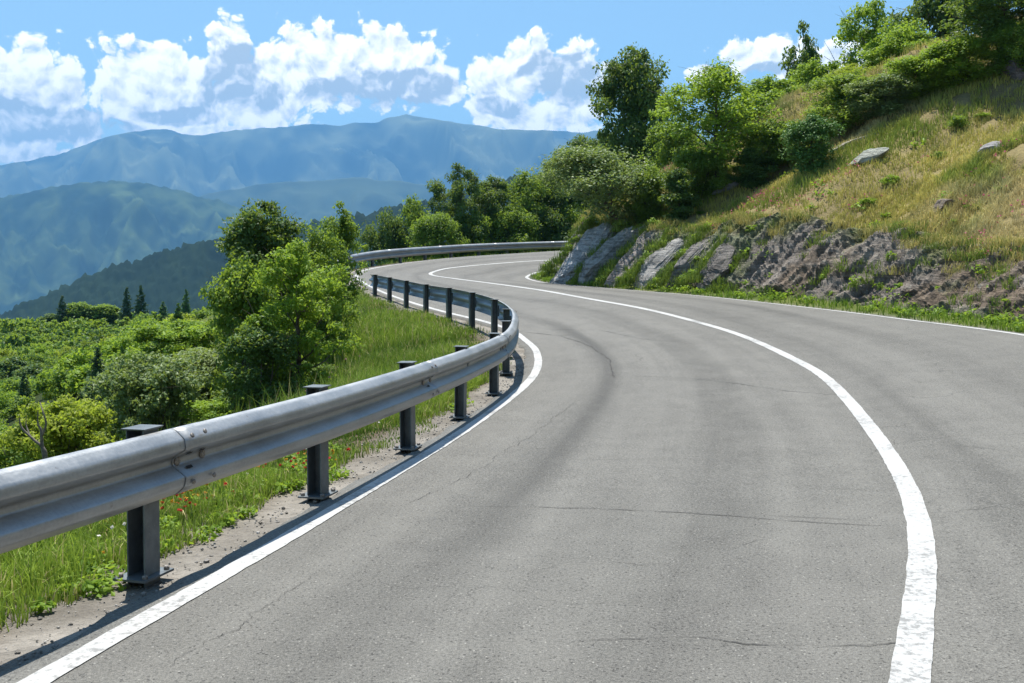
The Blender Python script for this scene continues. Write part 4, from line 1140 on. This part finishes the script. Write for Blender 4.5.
# dry grass on the slope
GV, GF, GC, off = [], [], [], 0
for (xr, yr, n, hs, ws) in (((8, 20), (12, 26), 150000, 1.0, 1.0), ((2, 26), (22, 44), 260000, 1.1, 1.35)):
    x, y = tufted(n, xr, yr, r, .7, .2)
    left, right, dl, dr, *_ = zones(x, y); p = fbm(x * .45, y * .45, 65, 4); p2 = fbm(x * 1.8, y * 1.8, 66, 3)
    ok = right & (dr > 1.95 + .75 * p + .35 * p2) & (dr < 19) & (x / np.maximum(y, 1) < .62) & (p2 + .5 * fbm(x * .9 + 4, y * 3.1, 68, 3) > -.40); x, y, p, p2, dr = x[ok], y[ok], p[ok], p2[ok], dr[ok]
    z = terrain(x, y); h = (.15 + .10 * p + .08 * p2) * r.uniform(.4, 1.6, len(x)) * hs
    dryc = lerp(np.array([.20, .205, .04]), np.array([.37, .32, .095]), np.clip(.5 + .8 * p2 + r.normal(0, .25, len(x)), 0, 1)[:, None])
    grn = lerp(np.array([.07, .11, .018]), np.array([.17, .22, .03]), r.uniform(size=len(x))[:, None])
    g = sstep(.12, .42, p + .45 * p2)[:, None] * .9; rus = sstep(.25, .5, fbm(x * .5 + 9, y * .5, 67, 3))[:, None] * .35
    c = lerp(lerp(dryc, np.array([.24, .15, .06]), rus), grn, g)
    c = lerp(c, np.array([.36, .30, .16]), sstep(.1, .5, fbm(x * .35 + 3, y * .35, 69, 4))[:, None] * .7)
    c = c * (1 + .35 * fbm(x * 2.2, y * 2.2, 70, 3))[:, None]
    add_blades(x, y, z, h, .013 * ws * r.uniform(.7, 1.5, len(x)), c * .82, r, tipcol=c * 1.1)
m = 900; si = r.integers(0, len(sB), m); vi = np.clip(53 - np.abs(r.normal(0, 9, m)), 20, 53).astype(int); P1 = BK[si, vi]; P1 = P1[fbm(sB[si] * .6, vB[vi] * 2, 73, 3) > -.15]
k = r.integers(0, len(P1), 42000); sp = r.normal(0, .12, (42000, 2)); x = P1[k, 0] + sp[:, 0]; y = P1[k, 1] + sp[:, 1]; z = P1[k, 2] - .04
c = lerp(np.array([.20, .19, .05]), np.array([.34, .28, .10]), np.clip(.5 + r.normal(0, .3, len(x)), 0, 1)[:, None]); c = np.where((k % 3 == 0)[:, None], np.array([.11, .15, .025]), c)
add_blades(x, y, z, .18 * r.uniform(.5, 1.6, len(x)), .015 * r.uniform(.7, 1.4, len(x)), c * .82, r, lean=.7, tipcol=c * 1.1)
V = np.vstack(GV); F4 = np.vstack([f[0] for f in GF]); F3 = np.vstack([f[1] for f in GF])
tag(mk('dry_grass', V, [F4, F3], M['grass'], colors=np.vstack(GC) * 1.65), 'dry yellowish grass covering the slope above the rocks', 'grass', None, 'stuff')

# leafy weeds: low broadleaf clumps on verge and bank
wc, wr_, wt = [], [], []
def weeds(n, xr, yr, cond, size, rr):
    x = r.uniform(*xr, n); y = r.uniform(*yr, n); left, right, dl, dr, *_ = zones(x, y); p = fbm(x * .7, y * .7, 91, 3)
    ok = cond(left, right, dl, dr, p); x, y = x[ok], y[ok]; z = terrain(x, y)
    return np.stack([x, y, z + rr * .4], 1), np.full(len(x), rr) * r.uniform(.6, 1.4, len(x))
C1, r1 = weeds(2600, (-5.5, -.5), (3.5, 15), lambda l, rt, dl, dr, p: l & (dl > .46 + .2 * p) & (dl < 3.4) & (p > -.12), .04, .085)
lv1 = leaves(C1, r1, 40, .045, r, .6, .6)
C2, r2 = weeds(2600, (.3, 11), (7, 44), lambda l, rt, dl, dr, p: rt & (dr > .45) & (dr < 2.0) & (p > -.05), .08, .17)
lv2 = leaves(C2, r2, 34, .085, r, .6, .6)
C3, r3 = weeds(900, (3, 24), (14, 42), lambda l, rt, dl, dr, p: rt & (dr > 2.6) & (dr < 15) & (p > .3), .1, .2)
lv3 = leaves(C3, r3, 34, .1, r, .6, .6)
Cb = P0[r.integers(0, len(P0), 260)] + r.normal(0, .08, (260, 3)); lv4 = leaves(Cb, np.full(260, .15), 34, .085, r, .7, .5)
VV_, FF_, TT_, n0 = [], [], [], 0
for v, f, t in (lv1, lv2, lv3, lv4): VV_.append(v); FF_.append(f + n0); TT_.append(t); n0 += len(v)
tag(mk('leafy_weeds', np.vstack(VV_), np.vstack(FF_), M['leaf_bright'], attrs={'tint': np.concatenate(TT_)}), 'low leafy green weeds along the verges', 'weeds', None, 'stuff')

# small flowers: red and white by the rail, pink on the slope
fv, fc = [], []
def flowers(x, y, z, size, cols_):
    n = len(x); C = np.stack([x, y, z], 1)
    for t in range(3):
        nrm = r.normal(size=(n, 3)); nrm[:, 2] = np.abs(nrm[:, 2]) + .5; nrm /= np.linalg.norm(nrm, axis=1)[:, None]
        u = np.cross(nrm, r.normal(size=(n, 3))); u /= np.linalg.norm(u, axis=1)[:, None]; w = np.cross(nrm, u); s = size * r.uniform(.6, 1.3, n)[:, None]
        fv.append(np.stack([C + u * s, C + w * s, C - u * s, C - w * s], 1).reshape(-1, 3)); fc.append(np.repeat(cols_, 4, 0))
def scatter(n, xr, yr, cond):
    x = r.uniform(*xr, n); y = r.uniform(*yr, n); left, right, dl, dr, *_ = zones(x, y); p = fbm(x * 1.2, y * 1.2, 95, 3)
    ok = cond(left, right, dl, dr, p); return x[ok], y[ok], terrain(x[ok], y[ok])
x, y, z = scatter(2600, (-5, -1.0), (3.4, 8.5), lambda l, rt, dl, dr, p: l & (dl > .55) & (dl < 2.6) & (p > -.15))
flowers(x, y, z + r.uniform(.06, .22, len(x)), .014, np.where((r.uniform(size=len(x)) < .6)[:, None], np.array([.45, .05, .03]), np.array([.5, .28, .03])))
x, y, z = scatter(260, (-5, -.6), (4, 16), lambda l, rt, dl, dr, p: l & (dl > .7) & (dl < 4))
flowers(x, y, z + r.uniform(.1, .25, len(x)), .011, np.tile(np.array([.75, .72, .68]), (len(x), 1)))
x, y, z = scatter(16000, (2, 20), (16, 40), lambda l, rt, dl, dr, p: rt & (dr > 2.1) & (dr < 6.5) & (p > .30))
flowers(x, y, z + r.uniform(.1, .25, len(x)), .024, np.tile(np.array([.55, .17, .24]), (len(x), 1)))
x, y, z = scatter(500, (-7, -.6), (14, 24), lambda l, rt, dl, dr, p: l & (dl > 3) & (dl < 7) & (p > .15))
flowers(x, y, z + r.uniform(.15, .4, len(x)), .022, np.tile(np.array([.42, .22, .26]), (len(x), 1)))
V = np.vstack(fv); tag(mk('wild_flowers', V, np.arange(len(V)).reshape(-1, 4), M['grass'], colors=np.vstack(fc)), 'tiny red white and pink flowers in the grass', 'flowers', None, 'stuff')

# loose gravel on the shoulder under the rail
V0, F0 = stone_mesh(5, (1, .8, .6), .5, 1)
n = 26000; x = r.uniform(-3.6, .4, n); y = r.uniform(2.8, 17, n); left, right, dl, dr, *_ = zones(x, y)
ok = left & (dl > .12) & (dl < 1.0) & (r.uniform(size=n) < np.clip(1.15 - dl, 0, 1)); x, y = x[ok], y[ok]; z = terrain(x, y)
s = np.clip(r.lognormal(-5.0, .5, len(x)), .003, .03); a = r.uniform(0, 6.28, len(x))
Vg = V0[None] * s[:, None, None]; ca, sa = np.cos(a)[:, None], np.sin(a)[:, None]
Vg = np.stack([Vg[..., 0] * ca - Vg[..., 1] * sa, Vg[..., 0] * sa + Vg[..., 1] * ca, Vg[..., 2]], -1) + np.stack([x, y, z + s * .25], 1)[:, None]
cg = lerp(np.array([.13, .12, .105]), np.array([.42, .40, .37]), r.uniform(size=len(x))[:, None]); cg = np.repeat(cg, len(V0), 0)
tag(mk('gravel', Vg.reshape(-1, 3), (F0[None] + (np.arange(len(x)) * len(V0))[:, None, None]).reshape(-1, 3), M['ground'], colors=cg), 'loose grey gravel on the shoulder under the guardrail', 'gravel', None, 'stuff')

# ------------------------------------------------------------------ distant hills and mountains
def mountain(name, ridge, d0, dr_, d1, base_z, na, ny, spur, spur_amp, colA, colB, seed, bumps=0.0, bump_s=.05):
    pxs = np.linspace(ridge[0][0], ridge[-1][0], na); A = (pxs - 512) / F_PX
    e = np.interp(pxs, [q[0] for q in ridge], [q[1] for q in ridge])
    ks = max(3, int(na * .006)) | 1
    e = np.convolve(np.pad(e, ks // 2, mode='edge'), np.ones(ks) / ks, 'valid')
    e = e + fbm(pxs * .05, pxs * 0, seed + 50, 6) * 2.4
    E = (HOR - e) / F_PX
    t = np.linspace(0, 1, ny); Yd = np.where(t < .72, d0 + (dr_ - d0) * (t / .72), dr_ + (d1 - dr_) * ((t - .72) / .28))
    AA, YY = np.meshgrid(A, Yd, indexing='ij'); XX = AA * YY
    up_ = np.where(YY < dr_, np.clip((YY - d0) / (dr_ - d0), 0, 1) ** 1.15, np.clip(1 - (YY - dr_) / (d1 - dr_), 0, 1))
    crest = CAM_Z + E * dr_
    wx = XX / spur + .38 * fbm(XX / spur * .7, YY / spur * .7, seed, 3) + .35 * YY / spur; wy = YY / (spur * 4.5) + .3 * fbm(XX / spur * .5 + 7, YY / spur * .5, seed + 1, 3)
    rg = .65 * ridged(wx, wy, seed + 2, 3) + .35 * ridged(wx * 2.7 + wy, wy * 3, seed + 7, 4) - .55
    Z = base_z + (crest[:, None] - base_z) * up_ + spur_amp * rg * np.clip(up_ * 1.6, 0, 1) * (1 - .93 * sstep(.72, .97, up_))
    # spurs stay below the crest line
    Z = np.minimum(Z, CAM_Z + E[:, None] * YY)
    if bumps: Z = Z + bumps * np.abs(fbm(XX * bump_s, YY * bump_s, seed + 9, 2)) * 2 * sstep(0, .2, up_) + bumps * .8 * ridged(XX * bump_s * 2.2, YY * bump_s * 2.2, seed + 12, 1)
    Z = np.maximum(Z, base_z)
    f = np.clip(.45 + 1.9 * rg + .9 * fbm(XX / spur * 4, YY / spur * 4, seed + 20, 5), 0, 1)[..., None]  # spurs lighter, gullies darker: relief shading painted into the slope colour
    C = lerp(np.array(colA), np.array(colB), f)
    return tag(mk(name, np.stack([XX, YY, Z], -1).reshape(-1, 3), gridfaces(na, ny)[:, ::-1], M['far'], smooth=True, colors=C.reshape(-1, 3)), kind='structure')
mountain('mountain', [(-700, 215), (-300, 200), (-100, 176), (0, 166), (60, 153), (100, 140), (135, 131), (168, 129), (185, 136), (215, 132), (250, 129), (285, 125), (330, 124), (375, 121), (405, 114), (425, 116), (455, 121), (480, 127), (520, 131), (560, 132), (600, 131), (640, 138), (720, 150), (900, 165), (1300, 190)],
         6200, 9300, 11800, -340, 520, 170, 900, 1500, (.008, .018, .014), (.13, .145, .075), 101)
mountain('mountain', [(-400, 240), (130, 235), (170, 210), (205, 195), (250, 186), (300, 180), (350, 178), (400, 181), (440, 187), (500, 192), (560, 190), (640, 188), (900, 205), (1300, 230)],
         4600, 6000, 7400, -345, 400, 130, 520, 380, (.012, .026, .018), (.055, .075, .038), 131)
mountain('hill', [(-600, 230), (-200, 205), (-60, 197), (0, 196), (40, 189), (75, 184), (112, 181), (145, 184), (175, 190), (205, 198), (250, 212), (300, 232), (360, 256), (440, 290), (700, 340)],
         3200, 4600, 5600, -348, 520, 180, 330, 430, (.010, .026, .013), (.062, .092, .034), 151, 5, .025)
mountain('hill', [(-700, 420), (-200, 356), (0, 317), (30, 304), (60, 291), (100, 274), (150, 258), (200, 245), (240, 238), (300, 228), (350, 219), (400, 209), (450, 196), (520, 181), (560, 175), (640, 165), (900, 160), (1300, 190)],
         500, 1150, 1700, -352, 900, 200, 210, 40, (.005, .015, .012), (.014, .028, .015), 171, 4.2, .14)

# ------------------------------------------------------------------ air
hb = np.array([(x, y, z) for z in (-357, 1640) for x, y in ((-14000, -2000), (14000, -2000), (14000, 12900), (-14000, 12900))], float)
def haze_build(nt, out):
    v = N(nt, 'ShaderNodeVolumePrincipled'); v.inputs['Density'].default_value = HAZE; v.inputs['Density Attribute'].default_value = ''
    v.inputs['Color'].default_value = HAZE_COL; v.inputs['Anisotropy'].default_value = 0.0
    nt.links.new(v.outputs[0], out.inputs['Volume'])
HAZE, HAZE_COL = 1.2e-4, (.19, .50, .93, 1)
tag(mk('haze', hb, np.array([(3, 2, 1, 0), (4, 5, 6, 7), (0, 1, 5, 4), (1, 2, 6, 5), (2, 3, 7, 6), (3, 0, 4, 7)]), mat('air', haze_build)), 'thin blue haze over the valley', 'haze', None, 'stuff')

# ------------------------------------------------------------------ sky with cumulus, sun, camera
SUN_EL, SUN_AZ = 71.0, -20.0            # degrees; azimuth from straight ahead, positive to the right
w = bpy.data.worlds.new('World'); sc.world = w; w.use_nodes = True; nt = w.node_tree; nt.nodes.clear()
out = nt.nodes.new('ShaderNodeOutputWorld')
sky = nt.nodes.new('ShaderNodeTexSky'); sky.sky_type = 'NISHITA'; sky.sun_disc = False; sky.sun_elevation = R(SUN_EL); sky.sun_rotation = R(SUN_AZ)
sky.altitude = 600; sky.air_density = 1.0; sky.dust_density = .6; sky.ozone_density = .35
bg = nt.nodes.new('ShaderNodeBackground'); bg.inputs[1].default_value = .092; nt.links.new(mixc(nt, 1.0, sky.outputs[0], (.93, 1.05, 1.0), 'MULTIPLY'), bg.inputs[0])
tc = nt.nodes.new('ShaderNodeTexCoord'); sx = nt.nodes.new('ShaderNodeSeparateXYZ'); nt.links.new(tc.outputs['Generated'], sx.inputs[0])
mm = lambda *a, **k: math_(nt, *a, **k)
az = mm('ARCTAN2', sx.outputs[0], sx.outputs[1])
hl = mm('SQRT', mm('ADD', mm('MULTIPLY', sx.outputs[0], sx.outputs[0]), mm('MULTIPLY', sx.outputs[1], sx.outputs[1])))
el = mm('ARCTAN2', sx.outputs[2], hl)
cv = nt.nodes.new('ShaderNodeCombineXYZ'); nt.links.new(az, cv.inputs[0]); nt.links.new(el, cv.inputs[1])
def fb(vec, scale, det, rough, seedz, dist=0):
    mp = nt.nodes.new('ShaderNodeMapping'); mp.inputs['Location'].default_value = (seedz * 1.7, seedz * 3.3, seedz); nt.links.new(vec, mp.inputs[0])
    n_ = noise_(nt, mp.outputs[0], scale, det, rough, dist); n_.node.noise_dimensions = '2D'; return n_
def deg(px, py):
    a = math.atan((px - 512) / F_PX); return a, math.atan((HOR - py) / F_PX * math.cos(a))
def blob(px, py, rx, ry, A, Ee):
    a, e = deg(px, py); rx, ry = rx / F_PX, ry / F_PX
    u = mm('MULTIPLY', mm('SUBTRACT', A, a), 1 / rx); v = mm('MULTIPLY', mm('SUBTRACT', Ee, e), 1 / ry)
    return mm('SUBTRACT', 1.0, mm('SQRT', mm('ADD', mm('MULTIPLY', u, u), mm('MULTIPLY', v, v))))
wx = fb(cv.outputs[0], 15, 3, .55, 1.0); wy = fb(cv.outputs[0], 15, 3, .55, 5.0)
Aw = mm('ADD', az, mm('MULTIPLY', mm('SUBTRACT', wx, .5), .030)); Ew = mm('ADD', el, mm('MULTIPLY', mm('SUBTRACT', wy, .5), .022))
cw = nt.nodes.new('ShaderNodeCombineXYZ'); nt.links.new(Aw, cw.inputs[0]); nt.links.new(Ew, cw.inputs[1])
def union(L, A, Ee):
    f = None
    for b_ in L:
        g = blob(*b_, A, Ee); f = g if f is None else mm('SMOOTH_MAX', f, g, .2)
    return f
BL = [(-10, 92, 95, 54), (48, 116, 64, 44), (-60, 130, 90, 40), (150, 84, 58, 44), (180, 108, 75, 44), (232, 62, 34, 42), (268, 88, 66, 50), (322, 66, 60, 46), (385, 66, 66, 42), (430, 84, 42, 28),
      (505, 92, 46, 50), (532, 66, 40, 34), (572, 80, 44, 36), (545, 118, 70, 26), (704, 74, 22, 13), (755, 56, 42, 24), (792, 66, 30, 24), (30, 156, 64, 8), (225, 132, 60, 10), (840, 60, 40, 18)]
f = union(BL, Aw, Ew)
def voro(vec, scale):
    p = nt.nodes.new('ShaderNodeTexVoronoi'); p.voronoi_dimensions = '2D'; p.feature = 'SMOOTH_F1'; p.inputs['Scale'].default_value = scale; p.inputs['Smoothness'].default_value = .25
    p.inputs['Detail'].default_value = 3; p.inputs['Roughness'].default_value = .5; p.inputs['Lacunarity'].default_value = 2.2; nt.links.new(vec, p.inputs['Vector']); return p.outputs['Distance']
vd = voro(cw.outputs[0], 40)
n1 = fb(cw.outputs[0], 30, 7, .6, 2.0)
puffv = mm('SUBTRACT', .5, vd)
dens = mm('ADD', mm('ADD', f, .15), mm('ADD', mm('MULTIPLY', mm('SUBTRACT', n1, .5), .42), mm('MULTIPLY', puffv, .62)))
mask = ramp(nt, dens, .0, .20)
# painted sun relief on the clouds: the same field looked up a little towards the sun (up and left)
s2 = nt.nodes.new('ShaderNodeVectorMath'); s2.operation = 'ADD'; nt.links.new(cw.outputs[0], s2.inputs[0]); s2.inputs[1].default_value = (-.004, .008, 0)
vb = voro(s2.outputs[0], 40); n1b = fb(s2.outputs[0], 30, 7, .6, 2.0)
rel = mm('ADD', mm('MULTIPLY', mm('SUBTRACT', n1, n1b), 1.0), mm('MULTIPLY', mm('SUBTRACT', vb, vd), .95))
DK = [(-20, 120, 80, 20), (50, 126, 72, 16), (100, 130, 50, 10), (230, 76, 28, 32), (250, 92, 40, 14), (392, 90, 62, 22), (424, 84, 32, 16), (345, 92, 40, 14), (575, 84, 36, 26), (548, 66, 22, 14), (500, 106, 28, 10), (772, 72, 26, 8), (180, 116, 40, 8)]  # grey undersides: shade painted into the cloud colour
dk = union(DK, Aw, Ew)
dkm = ramp(nt, mm('ADD', dk, mm('ADD', mm('MULTIPLY', mm('SUBTRACT', n1, .5), .22), mm('MULTIPLY', puffv, -.22))), -.14, .30)
edge_ = ramp(nt, dens, .1, .5, 1, 0)  # thin cloud rims painted brighter, as if lit from behind
lit = mm('ADD', mm('ADD', .76, mm('MULTIPLY', edge_, .16)), mm('SUBTRACT', rel, mm('MULTIPLY', dkm, .76)), None, clamp=True)
ccol = mixc(nt, lit, (.37, .405, .43), (1.16, 1.10, 1.03))
cb = nt.nodes.new('ShaderNodeBackground'); nt.links.new(ccol, cb.inputs[0]); cb.inputs[1].default_value = CLOUD = 1.0
mx = nt.nodes.new('ShaderNodeMixShader'); nt.links.new(mask, mx.inputs[0]); nt.links.new(bg.outputs[0], mx.inputs[1]); nt.links.new(cb.outputs[0], mx.inputs[2])
nt.links.new(mx.outputs[0], out.inputs[0])
w.cycles.sampling_method = 'MANUAL'; w.cycles.sample_map_resolution = 256

sun = bpy.data.lights.new('sun', 'SUN'); sun.energy = 5.0; sun.angle = R(.5); sun.color = (1, .955, .88)
so = bpy.data.objects.new('sun', sun); COL.objects.link(so)
S = Vector((math.sin(R(SUN_AZ)) * math.cos(R(SUN_EL)), math.cos(R(SUN_AZ)) * math.cos(R(SUN_EL)), math.sin(R(SUN_EL))))
so.rotation_euler = (-S).to_track_quat('-Z', 'Y').to_euler(); so.location = (-20, 20, 60)

cam = bpy.data.cameras.new('camera'); co = bpy.data.objects.new('camera', cam); COL.objects.link(co); sc.camera = co
co.location = (0, 0, CAM_Z); co.rotation_euler = (R(90), 0, 0); cam.sensor_width = 36; cam.lens = 36 * F_PX / 1024
cam.shift_y = -(341.5 - HOR) / 1024; cam.clip_start = .05; cam.clip_end = 60000

sc.view_settings.view_transform = 'Standard'; sc.view_settings.look = 'None'; sc.view_settings.gamma = 1; sc.view_settings.exposure = 1.02
sc.view_settings.use_curve_mapping = False
sc.cycles.use_denoising = True; sc.cycles.max_bounces = 8; sc.cycles.diffuse_bounces = 3; sc.cycles.glossy_bounces = 3; sc.cycles.transmission_bounces = 4; sc.cycles.transparent_max_bounces = 8
sc.cycles.volume_bounces = 0; sc.cycles.sample_clamp_indirect = 6
